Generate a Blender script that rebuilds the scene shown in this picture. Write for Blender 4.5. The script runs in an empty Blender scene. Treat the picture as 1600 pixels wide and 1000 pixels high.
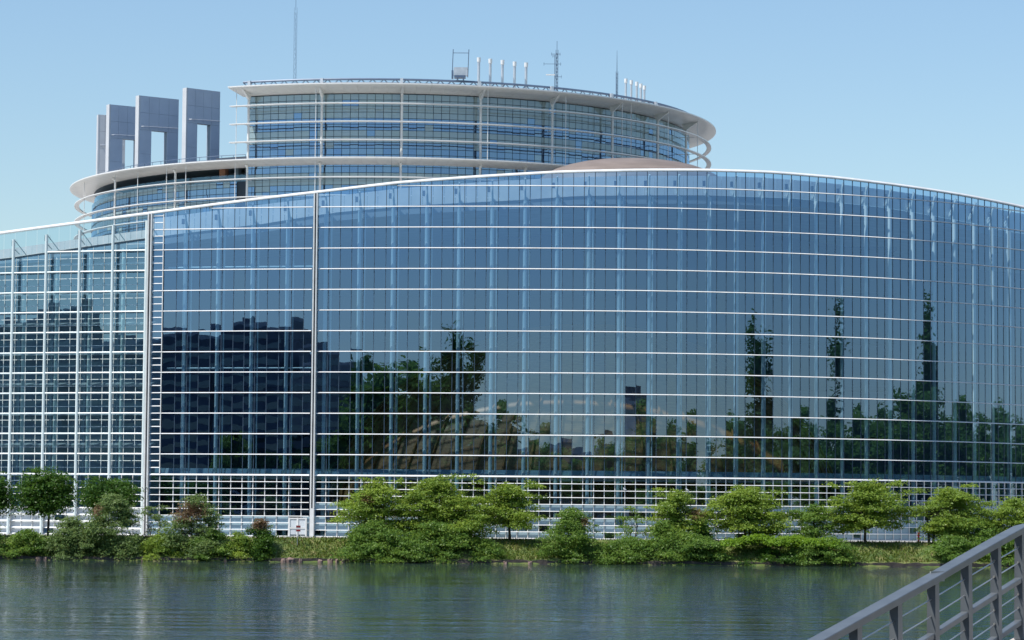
import bpy, math, random
import numpy as np
from mathutils import Vector, Matrix

# ------------------------------------------------------------------ camera, world, sun, exposure
scene = bpy.context.scene
col = scene.collection
F_PX = 4400.0
EYE = Vector((0.0, 0.0, 6.3))
PITCH = math.atan(295.0 / F_PX)
ROLL = math.radians(0.45)
FW = Vector((0, math.cos(PITCH), math.sin(PITCH)))
R0 = Vector((1, 0, 0)); U0 = Vector((0, -math.sin(PITCH), math.cos(PITCH)))
RT = R0 * math.cos(ROLL) + U0 * math.sin(ROLL)
UP = U0 * math.cos(ROLL) - R0 * math.sin(ROLL)
cam_d = bpy.data.cameras.new('camera')
cam_d.sensor_width = 36.0
cam_d.lens = F_PX / 1600.0 * 36.0
cam_d.clip_start = 0.5
cam_d.clip_end = 20000.0
cam = bpy.data.objects.new('camera', cam_d)
col.objects.link(cam)
M3 = Matrix((RT, UP, -FW)).transposed()
cam.matrix_world = Matrix.Translation(EYE) @ M3.to_4x4()
scene.camera = cam

SUN_EL = math.radians(57.0)
SUN_AZ = Vector((-0.84, -0.545, 0.0)).normalized()          # horizontal direction towards the sun
SUN_DIR = SUN_AZ * math.cos(SUN_EL) + Vector((0, 0, math.sin(SUN_EL)))
world = bpy.data.worlds.new('World'); scene.world = world; world.use_nodes = True
wn = world.node_tree.nodes; wl = world.node_tree.links
bg = wn['Background']
sky = wn.new('ShaderNodeTexSky'); sky.sky_type = 'NISHITA'
sky.sun_disc = False
sky.sun_elevation = SUN_EL
sky.sun_rotation = math.atan2(SUN_AZ.x, SUN_AZ.y)
sky.altitude = 100.0
sky.air_density = 1.3; sky.dust_density = 0.2; sky.ozone_density = 6.0
wl.new(sky.outputs['Color'], bg.inputs['Color'])
bg.inputs['Strength'].default_value = 0.109
sun_d = bpy.data.lights.new('sun', 'SUN'); sun_d.energy = 4.0; sun_d.angle = math.radians(0.53)
sun_d.color = (1.0, 0.955, 0.89)
sun = bpy.data.objects.new('sun', sun_d); col.objects.link(sun)
sun.rotation_euler = (-SUN_DIR).to_track_quat('-Z', 'Y').to_euler()
sun.location = (0, 0, 200)
scene.view_settings.view_transform = 'Standard'
scene.view_settings.look = 'None'
scene.view_settings.exposure = 0.35
scene.view_settings.gamma = 1.0
scene.render.engine = 'CYCLES'
scene.cycles.use_denoising = True
scene.cycles.max_bounces = 10
scene.cycles.transparent_max_bounces = 12
scene.cycles.glossy_bounces = 5
scene.cycles.diffuse_bounces = 3
scene.cycles.caustics_reflective = False
scene.cycles.caustics_refractive = False

rng = np.random.default_rng(7)
random.seed(7)

# ------------------------------------------------------------------ pixel helpers
def ray(px, py):
    return FW + RT * ((px - 800.0) / F_PX) - UP * ((py - 500.0) / F_PX)
def P(px, py, Y):
    d = ray(px, py)
    return EYE + d * (Y / d.y)
def proj(p):
    v = Vector(p) - EYE
    w = v.dot(FW)
    return 800 + F_PX * v.dot(RT) / w, 500 - F_PX * v.dot(UP) / w

# ------------------------------------------------------------------ mesh helpers
LOC = {}
class MB:
    def __init__(s): s.v = []; s.f = []; s.m = []
    def add(s, vs, fs, mi=0):
        b = len(s.v); s.v.extend([tuple(x) for x in vs])
        for f in fs: s.f.append(tuple(b + i for i in f)); s.m.append(mi)
    def quad(s, a, b, c, d, mi=0): s.add([a, b, c, d], [(0, 1, 2, 3)], mi)
    def frame_box(s, o, ax, ay, az, mi=0):
        """box centred on o with half-axis vectors"""
        o = Vector(o); ax = Vector(ax); ay = Vector(ay); az = Vector(az)
        vs = [o + ax * i + ay * j + az * k for k in (-1, 1) for j in (-1, 1) for i in (-1, 1)]
        s.add(vs, [(0, 2, 3, 1), (4, 5, 7, 6), (0, 1, 5, 4), (2, 6, 7, 3), (0, 4, 6, 2), (1, 3, 7, 5)], mi)
    def box(s, c, h, rz=0.0, mi=0):
        ca, sa = math.cos(rz), math.sin(rz)
        s.frame_box(c, (ca * h[0], sa * h[0], 0), (-sa * h[1], ca * h[1], 0), (0, 0, h[2]), mi)
    def bar(s, a, b, w, h=None, mi=0, up=Vector((0, 0, 1))):
        a = Vector(a); b = Vector(b); d = b - a; L = d.length
        if L < 1e-6: return
        d /= L
        if abs(d.dot(up)) > 0.98: up = Vector((0, 1, 0))
        x = d.cross(up).normalized(); y = x.cross(d).normalized()
        h = w if h is None else h
        s.frame_box((a + b) / 2, x * w / 2, d * L / 2, y * h / 2, mi)
    def tube(s, pts, rad, n=8, mi=0, cap=True):
        pts = [Vector(p) for p in pts]
        if not hasattr(rad, '__len__'): rad = [rad] * len(pts)
        b = len(s.v); prev = None
        for i, p in enumerate(pts):
            d = (pts[min(i + 1, len(pts) - 1)] - pts[max(i - 1, 0)]).normalized()
            u = Vector((0, 0, 1)) if abs(d.z) < 0.9 else Vector((1, 0, 0))
            if prev is not None and prev.cross(d).length > 0.1: u = prev
            x = d.cross(u).normalized(); y = d.cross(x).normalized(); prev = u
            for k in range(n):
                a = 2 * math.pi * k / n
                s.v.append(tuple(p + x * (math.cos(a) * rad[i]) + y * (math.sin(a) * rad[i])))
        for i in range(len(pts) - 1):
            for k in range(n):
                k2 = (k + 1) % n
                s.f.append((b + i * n + k, b + i * n + k2, b + (i + 1) * n + k2, b + (i + 1) * n + k)); s.m.append(mi)
        if cap:
            s.f.append(tuple(b + k for k in range(n))[::-1]); s.m.append(mi)
            e = b + (len(pts) - 1) * n
            s.f.append(tuple(e + k for k in range(n))); s.m.append(mi)
    def strip(s, sections, closed=False, mi=0, caps=True):
        """sweep: list of equal-length closed section rings"""
        n = len(sections[0]); b = len(s.v)
        for sec in sections: s.v.extend([tuple(p) for p in sec])
        m = len(sections)
        for i in range(m if closed else m - 1):
            j = (i + 1) % m
            for k in range(n):
                k2 = (k + 1) % n
                s.f.append((b + i * n + k, b + i * n + k2, b + j * n + k2, b + j * n + k)); s.m.append(mi)
        if not closed and caps:
            s.f.append(tuple(b + k for k in range(n))[::-1]); s.m.append(mi)
            s.f.append(tuple(b + (m - 1) * n + k for k in range(n))); s.m.append(mi)
    def build(s, name, mats, parent=None, smooth=False):
        off = LOC.get(parent.name, Vector()) if parent is not None else Vector()
        me = bpy.data.meshes.new(name)
        me.from_pydata([(x - off.x, y - off.y, z - off.z) for x, y, z in s.v], [], s.f)
        if not isinstance(mats, (list, tuple)): mats = [mats]
        for m in mats: me.materials.append(m)
        if len(mats) > 1: me.polygons.foreach_set('material_index', s.m)
        if smooth: me.polygons.foreach_set('use_smooth', [True] * len(me.polygons))
        me.update()
        o = bpy.data.objects.new(name, me); col.objects.link(o)
        if parent is not None:
            o.parent = parent
        LOC[o.name] = Vector(off)
        return o
def thing(name, loc, label, cat, group=None):
    o = bpy.data.objects.new(name, None); col.objects.link(o)
    o.location = loc; o.empty_display_size = 0.5
    LOC[o.name] = Vector(loc)
    tag(o, label, cat, group)
    return o
def tag(o, label=None, cat=None, group=None, kind=None):
    if label: o['label'] = label
    if cat: o['category'] = cat
    if group: o['group'] = group
    if kind: o['kind'] = kind
    return o
def place(mesh_obj_first, parent, rz):
    c = mesh_obj_first.copy(); col.objects.link(c); c.parent = parent; c.rotation_euler = (0, 0, rz)
    LOC[c.name] = LOC[parent.name]
    return c

# ------------------------------------------------------------------ materials
def mat_base(name):
    m = bpy.data.materials.new(name); m.use_nodes = True
    nt = m.node_tree
    return m, nt, nt.nodes['Principled BSDF']
def noise_col(nt, c1, c2, scale, detail=4.0, coord='Object', stretch=None, lo=0.35, hi=0.65):
    tc = nt.nodes.new('ShaderNodeTexCoord')
    src = tc.outputs[coord]
    if stretch:
        mp = nt.nodes.new('ShaderNodeMapping'); mp.inputs['Scale'].default_value = stretch
        nt.links.new(src, mp.inputs['Vector']); src = mp.outputs['Vector']
    n = nt.nodes.new('ShaderNodeTexNoise'); n.inputs['Scale'].default_value = scale; n.inputs['Detail'].default_value = detail
    nt.links.new(src, n.inputs['Vector'])
    r = nt.nodes.new('ShaderNodeValToRGB')
    r.color_ramp.elements[0].position = lo; r.color_ramp.elements[1].position = hi
    r.color_ramp.elements[0].color = (*c1, 1); r.color_ramp.elements[1].color = (*c2, 1)
    nt.links.new(n.outputs['Fac'], r.inputs['Fac'])
    return r.outputs['Color'], n.outputs['Fac']
def mat(name, c1, c2=None, scale=1.0, rough=0.6, metal=0.0, bump=0.0, stretch=None, spec=0.5):
    m, nt, b = mat_base(name)
    c2 = c2 or tuple(x * 0.82 for x in c1)
    c, f = noise_col(nt, c2, c1, scale, stretch=stretch)
    nt.links.new(c, b.inputs['Base Color'])
    b.inputs['Roughness'].default_value = rough; b.inputs['Metallic'].default_value = metal
    b.inputs['Specular IOR Level'].default_value = spec
    if bump:
        bp = nt.nodes.new('ShaderNodeBump'); bp.inputs['Strength'].default_value = 1.0; bp.inputs['Distance'].default_value = bump
        nt.links.new(f, bp.inputs['Height']); nt.links.new(bp.outputs['Normal'], b.inputs['Normal'])
    return m
def glass_mat(name, trans, gloss, refl, wave=0.0016, wscale=0.55, dark=None):
    m = bpy.data.materials.new(name); m.use_nodes = True
    nt = m.node_tree; nt.nodes.clear()
    out = nt.nodes.new('ShaderNodeOutputMaterial')
    tr = nt.nodes.new('ShaderNodeBsdfTransparent'); tr.inputs['Color'].default_value = (*trans, 1)
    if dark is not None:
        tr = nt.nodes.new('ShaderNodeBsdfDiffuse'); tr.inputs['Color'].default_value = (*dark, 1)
    gl = nt.nodes.new('ShaderNodeBsdfGlossy'); gl.inputs['Color'].default_value = (*gloss, 1); gl.inputs['Roughness'].default_value = 0.0
    mx = nt.nodes.new('ShaderNodeMixShader')
    lw = nt.nodes.new('ShaderNodeLayerWeight'); lw.inputs['Blend'].default_value = 0.5   # same from both sides
    fr = nt.nodes.new('ShaderNodeMath'); fr.operation = 'POWER'; fr.inputs[1].default_value = 5.0
    nt.links.new(lw.outputs['Facing'], fr.inputs[0])
    ma = nt.nodes.new('ShaderNodeMath'); ma.operation = 'MULTIPLY_ADD'
    ma.inputs[1].default_value = 1.0 - refl; ma.inputs[2].default_value = refl
    ma.use_clamp = True
    nt.links.new(fr.outputs[0], ma.inputs[0]); nt.links.new(ma.outputs[0], mx.inputs[0])
    geo = nt.nodes.new('ShaderNodeNewGeometry')
    n = nt.nodes.new('ShaderNodeTexNoise'); n.inputs['Scale'].default_value = wscale; n.inputs['Detail'].default_value = 1.0
    nt.links.new(geo.outputs['Position'], n.inputs['Vector'])
    bp = nt.nodes.new('ShaderNodeBump'); bp.inputs['Strength'].default_value = 1.0; bp.inputs['Distance'].default_value = wave
    nt.links.new(n.outputs['Fac'], bp.inputs['Height'])
    nt.links.new(bp.outputs['Normal'], gl.inputs['Normal'])
    nt.links.new(tr.outputs[0], mx.inputs[1]); nt.links.new(gl.outputs[0], mx.inputs[2])
    nt.links.new(mx.outputs[0], out.inputs['Surface'])
    return m
def leaf_mat(name, a, b, c, transl=0.45):
    """three leaf colours spread over the leaves by a per-leaf random attribute"""
    m = bpy.data.materials.new(name); m.use_nodes = True
    nt = m.node_tree; nt.nodes.clear()
    out = nt.nodes.new('ShaderNodeOutputMaterial')
    at = nt.nodes.new('ShaderNodeAttribute'); at.attribute_name = 'leaf'
    r = nt.nodes.new('ShaderNodeValToRGB')
    e = r.color_ramp.elements; e[0].position = 0.0; e[0].color = (*a, 1); e[1].position = 0.8; e[1].color = (*b, 1)
    x = e.new(0.45); x.color = (*c, 1)
    br = e.new(1.0); br.color = (0.23, 0.13, 0.085, 1)          # dry leaves
    nt.links.new(at.outputs['Fac'], r.inputs['Fac'])
    d = nt.nodes.new('ShaderNodeBsdfDiffuse'); t = nt.nodes.new('ShaderNodeBsdfTranslucent'); g = nt.nodes.new('ShaderNodeBsdfGlossy')
    g.inputs['Roughness'].default_value = 0.45; g.inputs['Color'].default_value = (0.8, 0.8, 0.8, 1)
    hs = nt.nodes.new('ShaderNodeHueSaturation'); hs.inputs['Hue'].default_value = 0.485; hs.inputs['Value'].default_value = 1.4
    nt.links.new(r.outputs['Color'], d.inputs['Color']); nt.links.new(r.outputs['Color'], hs.inputs['Color']); nt.links.new(hs.outputs['Color'], t.inputs['Color'])
    m1 = nt.nodes.new('ShaderNodeMixShader'); m1.inputs[0].default_value = transl
    nt.links.new(d.outputs[0], m1.inputs[1]); nt.links.new(t.outputs[0], m1.inputs[2])
    m2 = nt.nodes.new('ShaderNodeMixShader'); m2.inputs[0].default_value = 0.02
    nt.links.new(m1.outputs[0], m2.inputs[1]); nt.links.new(g.outputs[0], m2.inputs[2])
    nt.links.new(m2.outputs[0], out.inputs['Surface'])
    return m

MT = {}
MT['glass'] = glass_mat('facade_glass', (0.52, 0.69, 0.80), (0.37, 0.60, 0.98), 0.30)
MT['wing_glass'] = glass_mat('wing_glass', (0.64, 0.80, 0.84), (0.46, 0.72, 1.0), 0.28)
MT['clear'] = glass_mat('screen_glass', (0.76, 0.86, 0.89), (0.6, 0.82, 1.0), 0.08)
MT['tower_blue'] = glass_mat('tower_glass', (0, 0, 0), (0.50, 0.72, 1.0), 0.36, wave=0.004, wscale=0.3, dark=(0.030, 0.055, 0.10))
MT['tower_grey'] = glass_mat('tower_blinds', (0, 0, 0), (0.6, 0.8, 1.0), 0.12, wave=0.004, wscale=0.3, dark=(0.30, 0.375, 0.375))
MT['white'] = mat('white_paint', (0.80, 0.80, 0.78), (0.70, 0.70, 0.68), 0.8, 0.45)
MT['mint'] = mat('mint_paint', (0.78, 0.86, 0.84), (0.70, 0.79, 0.78), 0.5, 0.4)
MT['joint'] = mat('dark_joint', (0.02, 0.035, 0.055), None, 1.0, 0.5)
MT['seal'] = mat('grey_blue_seal', (0.045, 0.08, 0.125), None, 1.0, 0.5)
MT['panel'] = mat('pale_blue_panel', (0.34, 0.47, 0.55), (0.28, 0.41, 0.49), 0.25, 0.18, spec=0.6)
MT['parapet'] = mat('pale_parapet_panel', (0.70, 0.75, 0.77), (0.58, 0.64, 0.67), 0.35, 0.5)
MT['louvre'] = mat('pale_metal_louvre', (0.66, 0.70, 0.72), (0.56, 0.60, 0.63), 0.4, 0.35)
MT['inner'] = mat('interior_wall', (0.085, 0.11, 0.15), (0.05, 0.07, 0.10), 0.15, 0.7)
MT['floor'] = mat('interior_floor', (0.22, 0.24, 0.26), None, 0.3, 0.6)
MT['fascia'] = mat('roof_fascia', (0.20, 0.26, 0.31), None, 0.3, 0.5)
MT['roof'] = mat('roof_gravel', (0.50, 0.50, 0.48), (0.42, 0.42, 0.40), 0.6, 0.9)
MT['wood'] = mat('warm_wood', (0.40, 0.20, 0.07), (0.25, 0.12, 0.045), 0.8, 0.45, stretch=(1, 1, 6))
MT['domecap'] = mat('weathered_copper_roof', (0.25, 0.20, 0.17), (0.195, 0.155, 0.13), 1.2, 0.55, stretch=(0.3, 0.3, 2))
MT['soffit'] = mat('cream_soffit', (0.84, 0.83, 0.80), (0.77, 0.76, 0.73), 0.4, 0.35)
MT['steel'] = mat('blue_grey_steel', (0.10, 0.15, 0.23), None, 1.0, 0.45, 0.1)
MT['galv'] = mat('galvanised_steel', (0.62, 0.65, 0.68), (0.5, 0.53, 0.56), 1.5, 0.35, 0.4)
MT['concrete'] = mat('smooth_concrete', (0.53, 0.58, 0.66), (0.47, 0.52, 0.60), 0.35, 0.6)
MT['palecon'] = mat('pale_concrete', (0.60, 0.61, 0.62), (0.53, 0.54, 0.55), 0.35, 0.7)
MT['darkroof'] = mat('dark_plant_room', (0.06, 0.07, 0.085), None, 0.5, 0.6)
MT['orange'] = mat('terracotta_panel', (0.50, 0.22, 0.12), None, 0.5, 0.7)
MT['path'] = mat('pink_gravel_path', (0.56, 0.47, 0.42), (0.48, 0.40, 0.35), 1.5, 0.9)
MT['stone'] = mat('pink_sandstone', (0.34, 0.23, 0.19), (0.17, 0.12, 0.10), 1.4, 0.85, bump=0.05)
MT['mud'] = mat('wet_mud', (0.055, 0.042, 0.032), (0.025, 0.02, 0.016), 2.0, 0.6, bump=0.05)
MT['city_glass'] = glass_mat('city_glass', (0, 0, 0), (0.6, 0.8, 1.0), 0.16, dark=(0.03, 0.04, 0.055))
MT['bark'] = mat('bark', (0.085, 0.065, 0.05), (0.045, 0.035, 0.028), 4.0, 0.9, bump=0.02)
MT['rail'] = mat('painted_grey_steel', (0.125, 0.14, 0.152), (0.095, 0.107, 0.118), 3.0, 0.42)
MT['cable'] = mat('steel_cable', (0.5, 0.49, 0.47), None, 3.0, 0.35, 0.7)
MT['deck'] = mat('cream_deck_boards', (0.55, 0.50, 0.44), (0.46, 0.41, 0.36), 2.5, 0.8, stretch=(1, 6, 1))
MT['red'] = mat('red_paint', (0.55, 0.03, 0.03), (0.45, 0.025, 0.025), 4.0, 0.4)
MT['bird'] = mat('white_feathers', (0.75, 0.76, 0.78), (0.6, 0.62, 0.65), 8.0, 0.7)
MT['brick'] = mat('city_wall', (0.30, 0.28, 0.27), (0.24, 0.22, 0.21), 0.2, 0.8)
MT['citydark'] = mat('city_dark_cladding', (0.085, 0.105, 0.15), (0.06, 0.08, 0.115), 0.2, 0.5)
MT['leaf_dark'] = leaf_mat('leaf_dark', (0.043, 0.109, 0.022), (0.109, 0.210, 0.026), (0.072, 0.160, 0.024))
MT['leaf_mid'] = leaf_mat('leaf_mid', (0.094, 0.187, 0.042), (0.238, 0.348, 0.058), (0.162, 0.277, 0.050))
MT['leaf_light'] = leaf_mat('leaf_light', (0.142, 0.234, 0.044), (0.341, 0.442, 0.064), (0.237, 0.347, 0.056))
MT['leaf_willow'] = leaf_mat('leaf_willow', (0.117, 0.187, 0.062), (0.250, 0.332, 0.108), (0.175, 0.263, 0.084))
MT['leaf_ivy'] = leaf_mat('leaf_ivy', (0.119, 0.227, 0.022), (0.271, 0.439, 0.039), (0.195, 0.333, 0.031))

def ground_mat(name, cols, scale):
    m, nt, b = mat_base(name)
    tc = nt.nodes.new('ShaderNodeTexCoord')
    n = nt.nodes.new('ShaderNodeTexNoise'); n.inputs['Scale'].default_value = scale; n.inputs['Detail'].default_value = 8
    nt.links.new(tc.outputs['Object'], n.inputs['Vector'])
    r = nt.nodes.new('ShaderNodeValToRGB'); e = r.color_ramp.elements
    e[0].position = 0.32; e[0].color = (*cols[0], 1); e[1].position = 0.70; e[1].color = (*cols[2], 1)
    x = e.new(0.5); x.color = (*cols[1], 1)
    nt.links.new(n.outputs['Fac'], r.inputs['Fac']); nt.links.new(r.outputs['Color'], b.inputs['Base Color'])
    b.inputs['Roughness'].default_value = 0.95
    return m
MT['turf'] = ground_mat('turf', [(0.06, 0.105, 0.025), (0.115, 0.155, 0.035), (0.23, 0.205, 0.085)], 0.7)
MT['land'] = ground_mat('land', [(0.05, 0.085, 0.025), (0.09, 0.12, 0.035), (0.14, 0.14, 0.06)], 0.05)
MT['plaza'] = ground_mat('pale_paving', [(0.36, 0.35, 0.33), (0.42, 0.41, 0.39), (0.48, 0.47, 0.44)], 0.3)
def water_mat():
    m, nt, b = mat_base('river_water')
    b.inputs['Base Color'].default_value = (0.030, 0.052, 0.056, 1)
    b.inputs['Roughness'].default_value = 0.03
    b.inputs['IOR'].default_value = 1.333
    tc = nt.nodes.new('ShaderNodeTexCoord')
    def ns(scale, st, detail):
        mp = nt.nodes.new('ShaderNodeMapping'); mp.inputs['Scale'].default_value = st
        n = nt.nodes.new('ShaderNodeTexNoise'); n.inputs['Scale'].default_value = scale; n.inputs['Detail'].default_value = detail
        nt.links.new(tc.outputs['Object'], mp.inputs['Vector']); nt.links.new(mp.outputs['Vector'], n.inputs['Vector'])
        return n.outputs['Fac']
    small = ns(1.1, (0.6, 1.0, 1), 3.0)
    big = ns(0.22, (0.28, 1.0, 1), 4.0)
    patch = ns(0.035, (0.35, 1.0, 1), 3.0)
    mr = nt.nodes.new('ShaderNodeMapRange'); mr.inputs[1].default_value = 0.35; mr.inputs[2].default_value = 0.65
    mr.inputs[3].default_value = 0.45; mr.inputs[4].default_value = 1.25
    nt.links.new(patch, mr.inputs[0])
    b1 = nt.nodes.new('ShaderNodeBump'); b1.inputs['Distance'].default_value = 0.10
    nt.links.new(small, b1.inputs['Height']); nt.links.new(mr.outputs[0], b1.inputs['Strength'])
    b1.inputs['Strength'].default_value = 1.0
    b2 = nt.nodes.new('ShaderNodeBump'); b2.inputs['Distance'].default_value = 0.17; b2.inputs['Strength'].default_value = 1.0
    nt.links.new(big, b2.inputs['Height']); nt.links.new(b1.outputs['Normal'], b2.inputs['Normal'])
    nt.links.new(b2.outputs['Normal'], b.inputs['Normal'])
    return m
MT['water'] = water_mat()

# ------------------------------------------------------------------ the setting: water, banks, path
Z_G = 2.74                                      # level of the riverside path and the building's foot
def struct(o): o['kind'] = 'structure'; return o
mb = MB(); mb.quad((-2500, -24.5, 0), (186.5, -24.5, 0), (186.5, 326.5, 0), (-2500, 326.5, 0))
struct(mb.build('river_water', MT['water']))
def shore(x): return 324.0 + 0.35 * math.sin(x * 0.21) + 0.25 * math.sin(x * 0.57 + 1.0)
xs = np.arange(-320, 200.1, 1.3)
prof = [(-0.6, -0.8), (0.0, -0.05), (0.25, 0.42), (1.2, 0.75), (2.6, 1.45), (4.0, 2.15), (5.2, 2.62), (5.9, Z_G - 0.04), (6.3, Z_G - 0.012)]
mb = MB()
rows = []
for x in xs:
    r = []
    for k, (dy, z) in enumerate(prof):
        jz = 0 if k in (0, 7, 8) else 0.12 * math.sin(x * 0.9 + k * 1.7) + float(rng.normal(0, 0.05))
        y0 = shore(x) + dy if k < 6 else 324.0 + dy
        r.append((x, y0, z + jz))
    rows.append(r)
n = len(prof)
mb.v = [p for r in rows for p in r]
for i in range(len(rows) - 1):
    for k in range(n - 1):
        mb.f.append((i * n + k, (i + 1) * n + k, (i + 1) * n + k + 1, i * n + k + 1)); mb.m.append(0)
struct(mb.build('river_bank', MT['turf'], smooth=True))
mb = MB(); secs_ = [[(x, shore(x) - 0.02, -0.7), (x, shore(x) + 0.3, -0.7), (x, shore(x) + 0.4, 0.46 + 0.1 * math.sin(x * 1.9)), (x, shore(x) + 0.12, 0.42 + 0.1 * math.sin(x * 1.9 + 1))] for x in xs]
mb.strip(secs_); struct(mb.build('muddy_shore', MT['mud'], smooth=False))
mb = MB(); mb.box((-60, 332.4, Z_G - 0.1), (260, 2.2, 0.1))
struct(mb.build('riverside_path', MT['path']))
mb = MB()
mb.add([(-6000, 334.55, Z_G - 0.02), (200, 334.55, Z_G - 0.02), (200, 330.35, Z_G - 0.02), (6000, 330.35, Z_G - 0.02), (6000, 9000, Z_G - 0.02), (-6000, 9000, Z_G - 0.02)], [(0, 1, 2, 3, 4, 5)])
struct(mb.build('ground', MT['plaza']))
mb = MB(); mb.box((3186, -2850, 0.2), (3000, 3180, 2.0))
struct(mb.build('east_bank_ground', MT['land']))
mb = MB(); mb.box((-1407, -3025, 0.2), (1592, 3000, 2.0))
struct(mb.build('south_bank_ground', MT['land']))

# ------------------------------------------------------------------ the glass hall: plan curve
XA, YA, RL, RR = 8.0, 338.0, 200.0, 80.0
def curve(X):
    if X <= XA: return YA + (X - XA) ** 2 / (2 * RL), math.atan((X - XA) / RL)
    t = min((X - XA) / RR, 0.9999)
    return YA + RR - RR * math.sqrt(1 - t * t), math.asin(t)
def station_px(px):
    d = ray(px, 500); k = d.x / d.y
    Y = YA + 5
    for _ in range(80):
        Y = 0.5 * Y + 0.5 * curve(k * Y)[0]
    X = k * Y
    return X, Y, curve(X)[1]
def station_phi(phi): return XA + RR * math.sin(phi), YA + RR - RR * math.cos(phi), phi
def off(st, d):
    """point in plan, d metres outside the curve"""
    X, Y, ph = st
    return X + d * math.sin(ph), Y - d * math.cos(ph)
def mid(a, b, t=0.5): return tuple(a[i] * (1 - t) + b[i] * t for i in range(3))
def pt(st, d, z):
    x, y = off(st, d); return Vector((x, y, z))

MULL_R = [495, 512.5, 530.5, 548.5, 567, 584, 602, 619, 637, 655, 672, 689.5, 707, 724.5, 742, 759, 777, 793, 810, 827, 844, 861, 878, 895, 912, 929, 945.5, 962, 977.5, 994, 1010.5, 1026, 1042, 1057.5, 1073, 1089, 1104, 1119.5, 1134.5, 1149.5, 1164.5, 1179, 1194, 1208, 1222, 1236.5, 1250.5, 1264.5, 1278.5, 1291.5, 1305, 1318.5, 1332, 1345, 1357.5, 1370.5, 1382.5, 1395, 1407, 1419.5, 1431, 1443, 1454, 1465, 1476, 1487.5, 1498, 1509, 1519, 1529, 1539, 1549, 1559, 1568, 1577, 1586, 1595]
MULL_M = [255, 275, 293, 311, 329, 346, 364.5, 382, 399, 417.5, 436, 455, 474.5, 488.5]
ST_R = [station_px(p) for p in MULL_R]
ph = ST_R[-1][2]
while ph < math.radians(98):
    ph += 1.75 / RR; ST_R.append(station_phi(ph))
ST_M = [station_px(p) for p in MULL_M]
COLS_L = [-85, -33, 19, 70.5, 122.5, 174.5, 227]
ST_L = []
for a, b in zip(COLS_L[:-1], COLS_L[1:]):
    for t in (0, 1 / 3, 2 / 3): ST_L.append(station_px(a + (b - a) * t))
ST_L.append(station_px(COLS_L[-1]))
ST_D1 = station_px(232.5); ST_D2 = station_px(492.0); ST_LAD = station_px(254)

# transom levels, read at x = 800
Z_T = [P(800, y, station_px(800)[1]).z for y in (744.5 - 32.46 * k for k in range(15))]
ROW = (Z_T[-1] - Z_T[0]) / 14
Z_LOW = [Z_G + (Z_T[0] - Z_G) * k / 9 for k in range(10)]
def table(rows):
    xs, zs = [], []
    for px, py in rows:
        # the measured row belongs to its own pixel row: find the station whose ray passes there
        X, Y, _ = station_px(px); z = P(px, py, Y).z
        xs.append(X); zs.append(z)
    return np.array(xs), np.array(zs)
COP = table([(-85, 376), (0, 364), (120, 348), (233, 333), (400, 311), (496, 300), (620, 285.5), (740, 276.5), (870, 269), (1000, 266), (1100, 266), (1200, 269), (1300, 277), (1400, 289), (1500, 304), (1600, 324)])
ROOF = table([(-85, 412), (0, 402), (225, 370), (400, 349), (515, 331), (640, 320), (800, 312), (900, 305), (1100, 304), (1250, 309), (1400, 324), (1500, 341), (1600, 362)])
def zcop(X): return float(np.interp(X, *COP))
def zroof(X): return float(np.interp(X, *ROOF))

hall = thing('glass_hall', (0, 340, Z_G), 'huge curved blue glass hall on the riverbank with white horizontal bands', 'building')

# --- panes
panes = []                                       # (projected size, quad, material key)
def pane_quad(a, b, z0, z1a, z1b, d, gap=0.035, tilt=0.003):
    A = pt(a, d, 0); B = pt(b, d, 0); t = (B - A).normalized(); nrm = Vector((t.y, -t.x, 0))
    A = A + t * gap; B = B - t * gap
    w = (B - A).length; h = max(z1a, z1b) - z0
    ty = rng.normal(0, tilt); tx = rng.normal(0, tilt * 0.6)
    o = nrm
    p = [A + o * (-ty * w / 2 - tx * h / 2), B + o * (ty * w / 2 - tx * h / 2), B + o * (ty * w / 2 + tx * h / 2), A + o * (-ty * w / 2 + tx * h / 2)]
    zz = [z0 + gap, z0 + gap, z1b - gap, z1a - gap]
    return [Vector((q.x, q.y, z)) for q, z in zip(p, zz)]
def add_panes(sts, d, z_base_rows, top_fn, key, kind_clear=False):
    for a, b in zip(sts[:-1], sts[1:]):
        za, zb = top_fn(a[0]), top_fn(b[0])
        for j, z0 in enumerate(z_base_rows):
            z1 = z_base_rows[j + 1] if j + 1 < len(z_base_rows) else 999
            ta, tb = min(z1, za), min(z1, zb)
            if min(ta, tb) - z0 < 0.25: continue
            q = pane_quad(a, b, z0, ta, tb, d)
            s = [proj(v) for v in q]
            area = abs((s[1][0] - s[0][0]) * (s[2][1] - s[1][1]))
            if not any(0 < x < 1600 and 0 < y < 1000 for x, y in s): area = 0
            panes.append((area, q, key))
add_panes(ST_R, 0.0, Z_T, lambda X: zcop(X) - 0.1, 0)
add_panes([ST_LAD] + ST_M[1:], 0.0, Z_T, lambda X: zcop(X) - 0.1, 0)
add_panes([station_px(237), ST_LAD], 0.0, Z_T, lambda X: zcop(X) - 0.1, 0)
add_panes(ST_L, -0.85, Z_T, lambda X: zroof(X) - 0.3, 2)
for a, b in zip(ST_L[:-1], ST_L[1:]):            # clear screen standing above the wing's roof
    q = pane_quad(a, b, zroof(a[0]) - 0.1, zcop(a[0]) - 0.1, zcop(b[0]) - 0.1, -0.35)
    q[1].z = zroof(b[0]) - 0.1
    panes.append((1, q, 1))
order = sorted(range(len(panes)), key=lambda i: -panes[i][0])
for i in order[:300]:
    m_ = MB(); m_.quad(*panes[i][1]); m_.build('pane', [MT['glass'], MT['clear'], MT['wing_glass']][panes[i][2]], hall)
rest = MB()
for i in order[300:]: rest.quad(*panes[i][1], mi=panes[i][2])
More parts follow.
